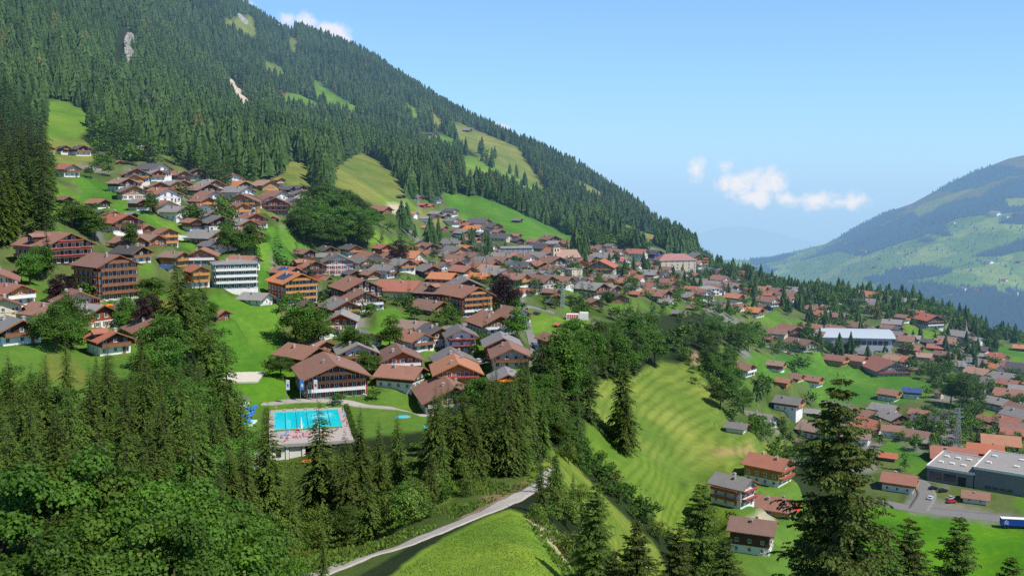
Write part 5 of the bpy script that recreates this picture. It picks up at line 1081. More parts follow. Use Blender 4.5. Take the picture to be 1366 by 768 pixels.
def trunkmesh(name, mat, limbs=0, seed=1, r0=.014, top=.93, lean=0., crown0=.3):
    g = random.Random(seed); b = MB(); pts = [(0, 0, -.08), (lean * .1, 0, .2), (lean * .3, lean * .1, .5), (lean * .4, 0, top)]; rs = [r0 * 1.25, r0, r0 * .6, r0 * .08]
    for i in range(3):
        p, q = pts[i], pts[i + 1]; k = 7
        vs = [(c[0] + rr * math.cos(2 * math.pi * j / k), c[1] + rr * math.sin(2 * math.pi * j / k), c[2]) for c, rr in ((p, rs[i]), (q, rs[i + 1])) for j in range(k)]
        b.add(vs, [(j, (j + 1) % k, k + (j + 1) % k, k + j) for j in range(k)])
    for i in range(limbs):
        z = crown0 + (.8 - crown0) * i / max(1, limbs - 1); az = g.uniform(0, 6.28); l = g.uniform(.15, .30) * (1.1 - z * .7); p = (lean * .3 * z, 0, z)
        q = (p[0] + math.cos(az) * l, math.sin(az) * l, z + l * g.uniform(.5, .9)); mid = tuple((p[j] + q[j]) / 2 + (.01 if j == 2 else 0) for j in range(3))
        b.bar(p, mid, r0 * .6); b.bar(mid, q, r0 * .35)
    return b.mesh(name, mat, smooth=True)
def proto(geo, mat): return mesh_np('crown', geo[0], geo[1], [mat], False, col=geo[2])
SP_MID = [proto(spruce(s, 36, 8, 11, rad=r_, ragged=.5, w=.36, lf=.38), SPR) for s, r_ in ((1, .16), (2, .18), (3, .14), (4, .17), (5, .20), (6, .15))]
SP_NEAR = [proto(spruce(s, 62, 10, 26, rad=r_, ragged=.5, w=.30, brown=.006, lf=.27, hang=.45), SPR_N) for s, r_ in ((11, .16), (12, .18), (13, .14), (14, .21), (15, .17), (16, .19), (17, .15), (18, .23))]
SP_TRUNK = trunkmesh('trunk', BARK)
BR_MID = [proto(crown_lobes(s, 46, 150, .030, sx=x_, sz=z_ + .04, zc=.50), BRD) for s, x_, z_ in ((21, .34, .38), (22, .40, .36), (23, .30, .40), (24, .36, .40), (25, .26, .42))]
BR_TRUNK = [trunkmesh('trunk', BARK, 9, 5, .02, .8, .05), trunkmesh('trunk', BARK, 9, 8, .02, .8, -.05)]
BUSH_M = [proto(crown_lobes(s, 16, 90, .06, sx=.55, sz=.42, zc=.42, lr=(.18, .28)), BUSH) for s in (31, 32, 33)]
COP = proto(crown_lobes(41, 44, 130, .03, sx=.36, sz=.42, zc=.54), COPPER)
FOOTA = np.array(FOOT)
MEAD = MEADOW
def in_meadow(x, y, z):
    px, py = proj(x, y, z); r = np.zeros(len(x), bool)
    for poly, y0, y1 in MEAD: r |= inpoly(px, py, poly) & (y > y0) & (y < y1)
    return r
TREES = []   # x,y,z,h,kind(0 spruce,1 broad),region
def scatter(poly, y0, y1, sp, p_broad, hs, hb, region, seed, thin=None, meadow_ok=False, clear=True, vis=True):
    g = np.random.default_rng(seed); p = np.array(poly, float)
    us_ = [ray(a, 300)[0] for a in (p[:, 0].min(), p[:, 0].max())]; x0 = min(us_[0] * y0, us_[0] * y1); x1 = max(us_[1] * y0, us_[1] * y1)
    gx, gy = np.meshgrid(np.arange(x0, x1, sp), np.arange(y0, y1, sp)); x = gx.ravel() + g.uniform(-.5, .5, gx.size) * sp; y = gy.ravel() + g.uniform(-.5, .5, gx.size) * sp
    z = H(x, y); px, py = proj(x, y, z); m = inpoly(px, py, poly) & (y > y0)
    if thin is not None: m &= fbm(x / thin[0], y / thin[0], seed) > thin[1]
    x, y, z = x[m], y[m], z[m]
    if not len(x): return
    if not meadow_ok: k = ~(in_meadow(x, y, z) | ((y > 560) & in_meadow(x, y, z + 11))); x, y, z = x[k], y[k], z[k]
    if vis: k = visible(x, y, z + 22); x, y, z = x[k], y[k], z[k]
    if clear and len(x):
        k = (np.hypot(x[:, None] - FOOTA[None, :, 0], y[:, None] - FOOTA[None, :, 1]) > FOOTA[None, :, 2] * .85).all(1); x, y, z = x[k], y[k], z[k]
    kind = (g.random(len(x)) < p_broad).astype(int)
    h = np.where(kind == 0, g.uniform(*hs, len(x)), g.uniform(*hb, len(x)))
    for a in zip(x, y, z, h, kind): TREES.append((*a, region))
def at(px, py, h, kind, region, ymin=40, top=False):
    """a single tree standing at the surveyed foot (px,py)"""
    x, y, z = ground(px, py, ymin); TREES.append((x, y, z, h, kind, region))
def at_top(px, pt, Y, kind, region, h):
    """a tree at distance Y whose tip shows at (px,pt); height follows from the ground there"""
    u, t_ = ray(px, pt); x = u * Y; z = float(H(x, Y)); hh = (t_ * Y - z) * 1.05
    TREES.append((x, Y, z, float(np.clip(hh, h * .4, h * 1.9)), kind, region))
MOUNT = [(-500, -600), (300, -140), (925, 322), (930, 345), (870, 338), (836, 332), (780, 315), (700, 286), (640, 258), (592, 252), (540, 262), (480, 205), (440, 225), (452, 280), (400, 262), (372, 232), (330, 244), (300, 262), (262, 238), (212, 205), (150, 205), (130, 155), (60, 133), (55, 190), (20, 178), (-500, 180)]
scatter(MOUNT, 560, 1000, 7.4, .06, (12, 33), (9, 17), 'mountain', 101, (40, -.2))
scatter(MOUNT, 1000, 1700, 8.6, .05, (14, 29), (11, 17), 'mountain', 102, (60, -.24))
scatter(MOUNT, 1700, 2700, 12.5, 0, (18, 27), (12, 16), 'mountain', 103)
N_MT = len(TREES)
# belts between the meadows above the village
scatter([(596, 258), (640, 262), (700, 288), (765, 316), (860, 345), (860, 332), (780, 300), (735, 272), (700, 262), (655, 250), (640, 250)], 700, 1500, 9, .35, (16, 26), (12, 18), 'belt', 104, meadow_ok=True)
scatter([(476, 235), (505, 240), (520, 275), (600, 310), (580, 340), (560, 330), (530, 325), (500, 300), (455, 285)], 480, 900, 9, .4, (16, 27), (10, 16), 'belt', 105, (30, -.05))
scatter([(536, 232), (640, 230), (640, 262), (590, 258), (560, 285), (540, 270)], 700, 1500, 9, .1, (20, 30), (10, 16), 'belt', 106, (40, -.12))
scatter([(415, 170), (480, 165), (485, 262), (440, 268), (425, 240)], 560, 1100, 9, .1, (20, 30), (10, 16), 'belt', 107, (40, -.1))
scatter([(640, 190), (735, 280), (700, 250), (640, 215)], 900, 2000, 12, .1, (15, 24), (10, 16), 'belt', 108, (50, .0), meadow_ok=True)
# left hill below the mountain
scatter([(-60, 190), (50, 195), (72, 250), (66, 318), (40, 330), (-60, 330)], 300, 560, 7.0, .08, (22, 32), (12, 16), 'left_wood', 110)
scatter([(60, 140), (40, 170), (60, 190), (20, 190), (-40, 185), (-40, 120)], 560, 760, 8, .0, (20, 28), (12, 16), 'left_wood', 111, meadow_ok=True)
scatter([(125, 150), (215, 195), (210, 225), (190, 228), (140, 215), (120, 205), (95, 200), (100, 165)], 450, 800, 8, .5, (18, 26), (11, 16), 'left_wood', 112)
scatter([(100, 212), (150, 220), (150, 262), (110, 262), (90, 235)], 400, 640, 10, .7, (10, 16), (7, 11), 'left_houses', 113, (30, 0))
scatter([(66, 290), (150, 275), (250, 262), (300, 300), (320, 345), (230, 345), (140, 332), (90, 320), (60, 345), (100, 400), (60, 400), (40, 350)], 320, 640, 9.0, .65, (12, 20), (8, 14), 'left_houses', 114, (26, .02))
scatter([(240, 300), (258, 290), (300, 285), (345, 320), (342, 350), (320, 352), (290, 340), (262, 318)], 380, 640, 8, .7, (14, 20), (10, 15), 'left_grove', 115)
scatter([(350, 205), (420, 200), (440, 262), (400, 262), (372, 238)], 500, 1000, 10, .3, (18, 26), (11, 16), 'left_grove', 116, (40, -.05))
# the dark leafy wood above the village
scatter([(388, 322), (392, 296), (420, 284), (470, 288), (508, 318), (498, 336), (470, 334), (430, 338), (404, 334)], 430, 800, 7.5, 1.0, (16, 22), (15, 21), 'leafy_wood', 117, meadow_ok=True)
# village trees between houses
scatter([(330, 330), (560, 330), (700, 330), (1000, 350), (1040, 420), (880, 440), (780, 430), (690, 410), (560, 420), (420, 400), (330, 420)], 380, 1200, 11, .6, (9, 16), (5, 10), 'village', 118, (34, -.03))
scatter([(380, 400), (690, 400), (700, 520), (560, 520), (470, 520), (390, 470)], 320, 560, 7.5, .78, (8, 15), (4, 9), 'village', 119, (20, .0))
scatter([(535, 262), (660, 300), (720, 330), (560, 330), (530, 300)], 560, 1100, 13, .6, (9, 15), (6, 10), 'village', 120, (30, .06))
scatter([(860, 305), (1000, 360), (960, 355), (900, 335), (780, 330), (760, 300), (820, 320)], 700, 1400, 9, .7, (12, 20), (10, 16), 'behind_village', 121)
scatter([(940, 350), (1070, 372), (1200, 398), (1330, 446), (1366, 470), (1366, 440), (1280, 440), (1240, 440), (1180, 428), (1110, 422), (1060, 424), (1000, 398), (960, 372)], 700, 1300, 9.6, .55, (8, 20), (8, 14), 'crest', 122, (34, -.07))
scatter([(1030, 380), (1180, 395), (1260, 430), (1340, 458), (1300, 462), (1230, 430), (1180, 424), (1110, 420), (1060, 420)], 700, 1100, 9.6, .55, (8, 20), (8, 14), 'crest', 123, (34, -.07))
# ravine wood in the middle
scatter([(735, 480), (780, 462), (830, 455), (870, 440), (880, 470), (872, 492), (840, 512), (800, 530), (765, 545)], 330, 700, 9.0, .62, (15, 27), (12, 20), 'ravine', 124, meadow_ok=True)
scatter([(885, 455), (930, 450), (1020, 450), (1030, 520), (1000, 560), (965, 560), (935, 495), (890, 480)], 380, 700, 9, .5, (12, 23), (9, 16), 'ravine', 125)
scatter([(680, 520), (760, 500), (800, 560), (760, 600), (700, 620), (660, 600), (640, 560)], 225, 380, 8, .55, (14, 24), (8, 14), 'ravine', 126)
scatter([(735, 585), (770, 590), (830, 640), (885, 700), (900, 735), (870, 720), (820, 668), (760, 622)], 205, 330, 4.5, .8, (4, 8), (3, 7), 'hedge', 127, meadow_ok=True)
scatter([(700, 670), (745, 640), (790, 690), (800, 768), (760, 760)], 130, 235, 6.0, .6, (5, 14), (3, 7), 'gully', 128, meadow_ok=True)
scatter([(930, 480), (960, 500), (950, 530), (915, 525), (905, 500)], 400, 520, 6, 1, (4, 6), (3, 6), 'gully', 129, (12, 0), meadow_ok=True)
# right valley gardens
scatter([(1010, 430), (1210, 430), (1366, 470), (1366, 620), (1230, 640), (1160, 590), (1080, 640), (1000, 610), (1010, 540), (1040, 500)], 380, 900, 8.0, .65, (9, 17), (5, 11), 'valley', 130, (30, -.1))
scatter([(1160, 530), (1250, 540), (1255, 590), (1190, 600), (1150, 590)], 400, 620, 9, .75, (9, 15), (6, 10), 'valley', 131, (24, 0))
scatter([(1290, 560), (1310, 590), (1290, 600), (1270, 575), (1280, 545), (1320, 540), (1340, 548), (1300, 552)], 420, 660, 7, .9, (9, 15), (6, 10), 'valley', 132)
scatter([(975, 560), (1080, 560), (1070, 610), (1010, 600), (990, 600)], 380, 520, 8, .85, (7, 10), (4, 7), 'valley', 133, (14, 0))
# around the pool and the slope in front
scatter([(-60, 570), (120, 540), (200, 520), (300, 500), (330, 560), (330, 640), (300, 700), (-60, 760)], 150, 300, 6.6, .4, (11, 21), (8, 14), 'near_wood', 134, (24, -.12), meadow_ok=True)
scatter([(-60, 640), (330, 600), (335, 720), (250, 800), (-60, 850)], 100, 200, 7.0, .3, (11, 21), (8, 13), 'near_wood', 135)
scatter([(200, 440), (300, 430), (310, 520), (220, 520)], 240, 330, 7.5, .5, (14, 22), (10, 15), 'left_garden', 150, meadow_ok=True)
scatter([(330, 665), (400, 690), (560, 640), (690, 620), (700, 646), (640, 655), (600, 668), (560, 700), (520, 720), (440, 730), (400, 740), (330, 760)], 120, 262, 5.5, .8, (6, 16), (2.5, 7), 'pool_slope', 136, (20, -.06), meadow_ok=True)
scatter([(560, 600), (700, 600), (720, 640), (640, 640), (580, 640)], 190, 290, 6.5, .35, (14, 22), (8, 12), 'pool_slope', 137, meadow_ok=True)
scatter([(470, 520), (640, 540), (620, 560), (480, 530)], 290, 345, 9, .8, (5, 8), (3, 5), 'garden', 138, (14, .05))
scatter([(190, 400), (300, 420), (375, 415), (370, 470), (300, 490), (230, 490)], 270, 430, 8, .6, (14, 22), (8, 13), 'left_garden', 139, (25, .05))
scatter([(60, 380), (200, 410), (200, 470), (60, 470)], 250, 360, 8, .7, (10, 16), (8, 12), 'left_garden', 140, (22, .0))
# single trees that stand out
SING = [(835, 606, 26, 0, 't'), (372, 404, 13, 0, 't'), (370, 352, 22, 0, 't'), (340, 345, 19, 1, 't'), (663, 320, 0, 0, 'x'), (1063, 500, 14, 1, 't'), (1206, 628, 20, 0, 't'), (1285, 545, 23, 1, 't'), (1268, 540, 19, 1, 't'), (1300, 540, 15, 1, 't'),
        (745, 530, 25, 1, 't'), (762, 535, 22, 1, 't'), (735, 520, 18, 1, 't'), (690, 455, 15, 1, 't'), (670, 415, 17, 1, 't'), (682, 420, 15, 1, 't'), (412, 470, 18, 1, 't'), (395, 462, 22, 1, 't'), (425, 465, 15, 1, 't'), (375, 505, 9, 1, 't'), (360, 500, 8, 1, 't'),
        (520, 470, 15, 1, 't'), (478, 480, 14, 1, 't'), (462, 470, 12, 1, 't'), (490, 505, 12, 1, 't'), (600, 420, 9, 1, 't'), (635, 420, 14, 1, 't'), (1120, 480, 16, 0, 't'), (1142, 470, 12, 1, 't'), (550, 338, 22, 0, 't'), (585, 330, 24, 0, 't'), (510, 325, 18, 0, 't'), (534, 330, 24, 0, 't'),
        (800, 385, 18, 0, 't'), (835, 395, 17, 0, 't'), (843, 395, 16, 0, 't'), (788, 405, 18, 0, 't'), (765, 410, 19, 0, 't'), (775, 412, 17, 0, 't'), (870, 430, 22, 0, 't'), (885, 420, 18, 0, 't'), (940, 425, 16, 0, 't'), (770, 345, 30, 0, 't'), (778, 348, 26, 0, 't'),
        (240, 465, 30, 0, 't'), (262, 470, 26, 0, 't'), (225, 500, 17, 1, 't'), (268, 495, 18, 1, 't'), (285, 510, 20, 1, 't'), (215, 520, 15, 1, 't'), (100, 455, 15, 1, 't'), (75, 470, 14, 1, 't'), (90, 440, 12, 1, 't'), (165, 445, 8, 1, 't'), (120, 315, 16, 1, 't'), (40, 380, 12, 1, 't'),
        (900, 638, 0, 0, 'x'), (942, 665, 9, 0, 't'), (1013, 672, 8, 0, 't'), (975, 700, 6, 1, 't'), (625, 545, 11, 1, 't'), (650, 560, 15, 1, 't'), (585, 545, 7, 1, 't'), (500, 535, 6, 1, 't'), (450, 540, 5, 1, 't')]
for x, y, h, k, r_ in SING:
    if h: at(x, y, h, k, 'single', 150)
NEARS = [(832, 462, 352, 36), (790, 470, 380, 24), (700, 478, 300, 26), (300, 445, 262, 28), (278, 425, 285, 28), (252, 405, 300, 30), (240, 385, 310, 34), (357, 540, 205, 27), (425, 533, 208, 29), (480, 545, 200, 24), (505, 560, 205, 24), (530, 548, 215, 28), (460, 575, 190, 22), (450, 600, 225, 20), (345, 570, 215, 20), (320, 520, 235, 24), (300, 500, 240, 25), (265, 480, 235, 26), (575, 600, 180, 18), (430, 700, 118, 12), (600, 560, 245, 26), (625, 570, 240, 24),
         (650, 545, 235, 26), (680, 505, 240, 30), (705, 490, 250, 32), (725, 530, 245, 24), (560, 590, 230, 20), (660, 575, 220, 22), (695, 540, 225, 24), (715, 560, 230, 20), (640, 600, 210, 18), (10, 470, 200, 22), (30, 500, 170, 24), (55, 480, 190, 25), (90, 510, 165, 23), (118, 485, 185, 25), (140, 470, 195, 25), (165, 500, 165, 22), (190, 480, 185, 26), (215, 520, 165, 22), (240, 490, 190, 26), (285, 545, 175, 22), (75, 540, 150, 22), (130, 560, 140, 18), (195, 555, 150, 18), (255, 560, 150, 18), (10, 560, 140, 20), (305, 590, 150, 18), (45, 575, 130, 18), (165, 590, 125, 15), (230, 600, 128, 15), (100, 590, 125, 16), (290, 620, 130, 14)]
for x, y, Y_, h in NEARS: at_top(x, y, Y_, 0, 'near', h)
HERO = [(1122, 498, 66, 28), (850, 690, 96, 22), (795, 640, 120, 20), (935, 640, 112, 24), (905, 700, 100, 20), (1280, 684, 108, 22), (1215, 688, 92, 20), (1352, 738, 88, 20), (1180, 700, 84, 16), (1085, 660, 76, 14), (970, 715, 96, 16), (820, 730, 100, 14)]
HEROP = []
for x, y, Y_, h in HERO:
    u, t_ = ray(x, y); X_ = u * Y_; z = float(H(X_, Y_)); HEROP.append((X_, Y_, z, float(np.clip(t_ * Y_ - z, h * .5, 36))))

for _i in range(len(TREES)):
    q_ = TREES[_i]
    if q_[5] not in ('single', 'near'): TREES[_i] = (q_[0], q_[1], q_[2], q_[3] * (1 + .55 * float(fbm(np.array([q_[0] / 19.]), np.array([q_[1] / 19.]), 303, 2)[0])), q_[4], q_[5])
# ---- who stands alone and who is part of the wood
T = np.array([[a[0], a[1], a[2], a[3], a[4]] for a in TREES]); REG = [a[5] for a in TREES]
size = T[:, 3] / T[:, 1]; pxy = np.stack(proj(T[:, 0], T[:, 1], T[:, 2] + T[:, 3] * .6), 1)
inf = (pxy[:, 0] > -20) & (pxy[:, 0] < 1386) & (pxy[:, 1] < 800) & (pxy[:, 1] > -10) & visible(T[:, 0], T[:, 1], T[:, 2] + T[:, 3] * .85)
RL = dict(near_wood='in the dense wood filling the lower left', near='towering in front of the left hillside and swimming pool', pool_slope='on the slope between the swimming pool and the gravel lane', ravine='in the dark ravine wood beside the striped hay field',
          hedge='in the hedge along the striped hay field', gully='in the scrubby gully beside the near meadow', left_wood='on the wooded hillside at the left', left_houses='between the chalets on the left hillside', left_grove='in the grove above the white terraced hotel',
          leafy_wood='in the dark leafy wood above the village', village='between the houses of the village', behind_village='behind the village centre', crest='on the wooded crest behind the sports hall', valley='among the gardens of the right-hand valley', garden='in the gardens behind the swimming pool',
          left_garden='in the gardens below the red-balconied hotel', belt='in the tree belts between the upper meadows', mountain='in the forest on the great left mountainside', single='')
def place(i):
    x, y = proj(T[i, 0], T[i, 1], T[i, 2] + T[i, 3] * .4); c = sorted((math.hypot(x - a, y - b), a, b, nm) for a, b, nm in LANDM)[0]
    return f"{direction(x - c[1], y - c[2])} {c[3]}"
seenlab = {}
order = np.argsort(-size); used = np.zeros(len(T), bool)
for kind, lim in ((0, 280), (1, 290)):
    ids = [i for i in order if T[i, 4] == kind and inf[i]][:lim]
    for i in ids:
        used[i] = True; x, y, z, h, _ = T[i]; rg = REG[i]; rr = random.Random(int(i))
        small = kind == 1 and h < 7.2
        nm = 'spruce_tree' if kind == 0 else 'bush' if small else 'broadleaf_tree'
        root = put(nm, None, None, (x, y, z - .2), rr.uniform(0, 6.28), (h * rr.uniform(.85, 1.3), h * rr.uniform(.85, 1.3), h) if not small else (h * .8, h * .8, h))
        big = size[i] * F > 95
        cm = (rr.choice(SP_NEAR) if big or y < 260 else rr.choice(SP_MID)) if kind == 0 else rr.choice(BUSH_M) if small else rr.choice(BR_MID)
        if rg == 'single' and abs(x) > 0 and kind == 1 and False: pass
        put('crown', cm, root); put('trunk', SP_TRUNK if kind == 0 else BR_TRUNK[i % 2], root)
        cat = 'tree' if not small else 'bush'
        look = 'dark green spruce' if kind == 0 else 'rounded green shrub' if small else 'leafy green broadleaf tree'
        if rg == 'single':
            lab = f"{'tall ' if h > 20 else ''}{look} standing {place(i)}"; k = seenlab.get(lab, 0); seenlab[lab] = k + 1
            if k: lab += f", {ORD[min(k, 9)]} of those"
            lab = lab.replace('leafy green broadleaf', 'leafy broadleaf') if len(lab.split()) > 15 else lab; tag(root, ' '.join(lab.split()[:16]), cat)
        else:
            tag(root, f"{look} {RL[rg]}", cat, f"{'spruces' if kind == 0 else 'shrubs' if small else 'broadleaf trees'} {RL[rg]}")
# hero spruces in front
def spruce_hi(seed, wh=62, nb=8, n2=14, n3=21, rad=.2):
    """branch > side twigs > short drooping sprays"""
    g = np.random.default_rng(seed); Ps = []; Ds = []; Ws = []; T_ = []; B_ = []
    for i in range(wh):
        f = (i + g.uniform(-.4, .4)) / wh; f = max(0, min(.995, f)); z = .02 + .98 * f
        prof = (1 - f) ** .72 * (.6 + .4 * min(1, f / .12))
        for k in range(nb if f < .9 else 5):
            az = g.uniform(0, 2 * math.pi); l = rad * prof * g.choice([g.uniform(.35, .8), g.uniform(.8, 1.2)]) + .006
            d = np.array([math.cos(az), math.sin(az), 0]); perp = np.array([-d[1], d[0], 0]); up = .55 * f - .12; hang = .42 * (1 - f * .6); m2 = max(4, int(n2 * (l / rad) ** .6) + 2)
            tb = g.uniform(.3, .75)
            for t in np.linspace(.10, 1, m2):
                p0 = d * l * t; p0 = p0 + np.array([0, 0, z + l * (up * t - hang * t * t + .16 * max(t - .7, 0))]); side = g.choice([-1, 1]); an = g.uniform(.4, 1.1) if t < .97 else 0
                d2 = d * math.cos(an) + perp * side * math.sin(an); d2[2] = -.25 - .35 * (1 - f) + g.uniform(-.2, .15); d2 /= np.linalg.norm(d2); l2 = l * (.40 * (1 - .6 * t)) * g.uniform(.6, 1.2) + .008
                m3 = n3; s = (np.arange(m3) + g.uniform(0, 1, m3)) / m3
                pp = p0 + d2 * (s * l2)[:, None]; sd = np.where(g.random(m3) < .5, -1., 1.)[:, None]; pr2 = np.cross(d2, [0, 0, 1.]); pr2 /= np.linalg.norm(pr2) + 1e-6
                dd = nrm(d2 * .6 + pr2 * sd * g.uniform(.4, 1., (m3, 1)) + np.array([0, 0, -1.]) * g.uniform(.1, .9, (m3, 1))); l3 = (.0075 + .006 * g.random(m3)) * (.7 + .5 * (1 - f))
                wv = nrm(np.cross(dd, g.normal(0, 1, (m3, 3)))) * (l3 * .20)[:, None]
                Ps.append(pp); Ds.append(dd * l3[:, None]); Ws.append(wv); T_.append(np.clip(tb * .5 + .5 * t * g.uniform(.5, 1.2, m3) + g.normal(0, .08, m3), 0, 1)); B_.append(np.where(g.random(m3) < .02, .8, 0))
    return quads(np.concatenate(Ps), np.concatenate(Ds), np.concatenate(Ws), np.concatenate(T_), np.concatenate(B_))
HSP = [proto(spruce_hi(s, rad=r_), SPR_N) for s, r_ in ((51, .20), (52, .19))]
for k, (x, y, z, h) in enumerate(HEROP):
    root = put('spruce_tree', None, None, (x, y, z - .2), k * 1.3, (h * (1.1 if k == 0 else 1.15), h * (1.1 if k == 0 else 1.15), h)); put('crown', HSP[k % 2], root); put('trunk', SP_TRUNK, root)
    g = np.random.default_rng(k + 5); nC = 260 if k == 0 else 90
    f = g.uniform(.62, .99, nC); az = g.uniform(0, 6.28, nC); rr_ = .185 * (1 - f) ** .85 * g.uniform(.5, 1., nC) + .004
    Pp = np.stack([np.cos(az) * rr_, np.sin(az) * rr_, f + .02 - .1 * rr_], 1); cl_ = .0050
    D = np.stack([g.normal(0, .15, nC), g.normal(0, .15, nC), -np.ones(nC)], 1) * cl_; a1 = np.stack([np.cos(az), np.sin(az), 0 * az], 1) * cl_ * .28; a2 = np.stack([-np.sin(az), np.cos(az), 0 * az], 1) * cl_ * .28
    V = np.concatenate([np.stack([Pp, Pp + D * .5 + a, Pp + D, Pp + D * .5 - a], 1) for a in (a1, a2)]).reshape(-1, 3)
    co = put('cones', mesh_np('cones', V, np.arange(len(V)).reshape(-1, 4), [CONE_M]), root); co['kind'] = 'stuff'
    px_, py_ = proj(x, y, z + h)
    LB = ['huge near spruce with brown cones reaching up from the bottom right', 'spruce top standing below the ribbed field at the bottom centre', 'slim spruce top right of the near meadow', 'broad spruce top left of the brown-roofed house at the bottom', 'shorter spruce top against the lower field at the bottom',
          'slender spruce top in front of the valley meadow near the factory', 'spruce top close behind the huge near spruce on its right', 'small spruce tip in the bottom right corner', 'low spruce tucked against the right flank of the huge near spruce', 'low spruce tucked against the left flank of the huge near spruce', 'low spruce beside the brown-roofed house at the bottom', 'lowest spruce tip at the bottom centre']
    tag(root, LB[k], 'tree')
# maples close to the camera
g = random.Random(3)
MP = [proto(crown_lobes(s, 62, 560, .0165, sx=.50, sz=.42, zc=.56, lr=(.07, .125), yellow=.004), BRD_N) for s in (61, 62)]
for k, (x, y, Y_, h) in enumerate([(-20, 640, 62, 17), (75, 625, 68, 17), (175, 600, 72, 19), (255, 640, 66, 16), (40, 700, 52, 13), (140, 690, 54, 13), (235, 715, 52, 12), (320, 690, 86, 10), (-60, 720, 50, 14), (300, 745, 70, 8)]):
    u, t_ = ray(x, y); X_ = u * Y_; z = float(H(X_, Y_)); hh = float(np.clip(t_ * Y_ - z, 5, 24))
    root = put('maple_tree', None, None, (X_, Y_, z), k * 1.1, (max(hh, 9.) * .95, max(hh, 9.) * .95, hh)); put('crown', MP[k % 2], root); put('trunk', BR_TRUNK[k % 2], root)
    tag(root, 'lush near maple with individual green leaves in the lower left corner', 'tree', 'near maples in the lower left corner')
# copper beeches
for x, y, Y_, h, lb in [(78, 362, 330, 14, 'dark purple copper beech in front of the flower-decked hotel'), (197, 388, 300, 15, 'dark purple copper beech right of the red-balconied hotel'), (672, 362, 470, 15, 'dark purple copper beech behind the chalet hotel with orange balconies'), (532, 318, 560, 14, 'dark purple copper beech left of the long orange roof')]:
    u, t_ = ray(x, y); X_ = u * Y_; z = float(H(X_, Y_)); hh = float(np.clip(t_ * Y_ - z, h * .7, h * 1.6))
    root = put('copper_beech', None, None, (X_, Y_, z), x, (hh * .9, hh * .9, hh)); put('crown', COP, root); put('trunk', BR_TRUNK[0], root); tag(root, lb, 'tree')

# ---- the rest of the woods as merged masses
def star_spruce(seed, tiers, k):
    g = np.random.default_rng(seed); V = []; Fc = []; C = []
    for i in range(tiers):
        f = i / tiers; zb = .06 + .94 * f ** .9; r = .175 * (1 - f) ** .8 + .018; zt = zb + (1 - zb) * .72 + .02 if i < tiers - 1 else 1.0
        o = len(V); V.append((0, 0, zt)); C.append(.55); off = g.uniform(0, 6.28)
        for j in range(2 * k):
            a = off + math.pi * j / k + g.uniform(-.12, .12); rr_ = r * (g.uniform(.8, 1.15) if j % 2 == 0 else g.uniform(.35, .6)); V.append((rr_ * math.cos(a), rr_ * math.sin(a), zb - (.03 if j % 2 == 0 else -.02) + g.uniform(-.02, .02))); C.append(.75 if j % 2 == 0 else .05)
        for j in range(2 * k): Fc.append((o, o + 1 + j, o + 1 + (j + 1) % (2 * k)))
    return np.array(V), np.array(Fc), np.array(C)
def blob_tree(seed, n_, leaf):
    V, Fq, C = crown_lobes(seed, n_, 16, leaf, sx=.36, sz=.40, zc=.52, lr=(.12, .2)); return V, Fq, C[:, 0]
def merge(name, ids, protos, seed, mat, tri, kmin=.85):
    if not len(ids): return None
    g = np.random.default_rng(seed); Vs = []; Fs = []; Cs = []; off = 0; pick = g.integers(0, len(protos), len(ids))
    for pi_, (V, Fc, C) in enumerate(protos):
        sel = ids[pick == pi_]
        if not len(sel): continue
        m = len(sel); th = g.uniform(0, 6.28, m); c, s = np.cos(th), np.sin(th); h = T[sel, 3]; wd = h * g.uniform(kmin, kmin * 1.45, m)
        X_ = (V[None, :, 0] * c[:, None] - V[None, :, 1] * s[:, None]) * wd[:, None] + T[sel, 0][:, None]
        Y_ = (V[None, :, 0] * s[:, None] + V[None, :, 1] * c[:, None]) * wd[:, None] + T[sel, 1][:, None]
        Z_ = V[None, :, 2] * h[:, None] + T[sel, 2][:, None] - .3
        Vs.append(np.stack([X_, Y_, Z_], -1).reshape(-1, 3)); Fs.append((Fc[None] + (np.arange(m) * len(V))[:, None, None]).reshape(-1, Fc.shape[1]) + off); off += m * len(V)
        tc_ = np.clip(C[None] * .6 + g.uniform(-.35, .50, m)[:, None] + 1.2 * fbm(T[sel, 0] / 110, T[sel, 1] / 110, 71)[:, None], 0, 1)
        Cs.append(np.stack([tc_, np.zeros_like(tc_) + np.where(g.random(m) < .012, .35, 0)[:, None], np.zeros_like(tc_)], -1).reshape(-1, 3))
    o = put(name, mesh_np(name, np.concatenate(Vs), np.concatenate(Fs), [mat], False, col=np.concatenate(Cs))); return o
rest = np.nonzero(~used)[0]
far = rest[(T[rest, 4] == 0) & (T[rest, 1] > 1250)]; mid = rest[(T[rest, 4] == 0) & (T[rest, 1] <= 1250) & (T[rest, 1] > 700)]; nearr = rest[(T[rest, 4] == 0) & (T[rest, 1] <= 700)]; bro = rest[T[rest, 4] == 1]
def lowsp(seed):
    V, Fq, C = spruce(seed, 16, 6, 4, rad=.17, w=.5, z0=.05, ragged=.4); return V, Fq, C[:, 0]
def lowsp2(seed):
    V, Fq, C = spruce(seed, 24, 7, 6, rad=.16, w=.42, ragged=.4); return V, Fq, C[:, 0]
o = merge('far_forest', far, [star_spruce(s, 6, 4) for s in (1, 2, 3)], 1, SPR, True, 1.0); tag(o, 'distant spruce forest covering the top of the left mountain', 'forest', kind='stuff')
o = merge('forest', mid, [star_spruce(s, 8, 5) for s in (11, 12, 13, 14, 15, 16)], 2, SPR, True, 1.05)
tag(o, 'dense dark spruce forest on the flank of the left mountain', 'forest', kind='stuff')
o = merge('spruce_wood', nearr, [lowsp2(s) for s in (1, 2, 3)], 3, SPR, False)
if o: tag(o, 'smaller spruces packed into the woods around the village', 'woodland', kind='stuff')
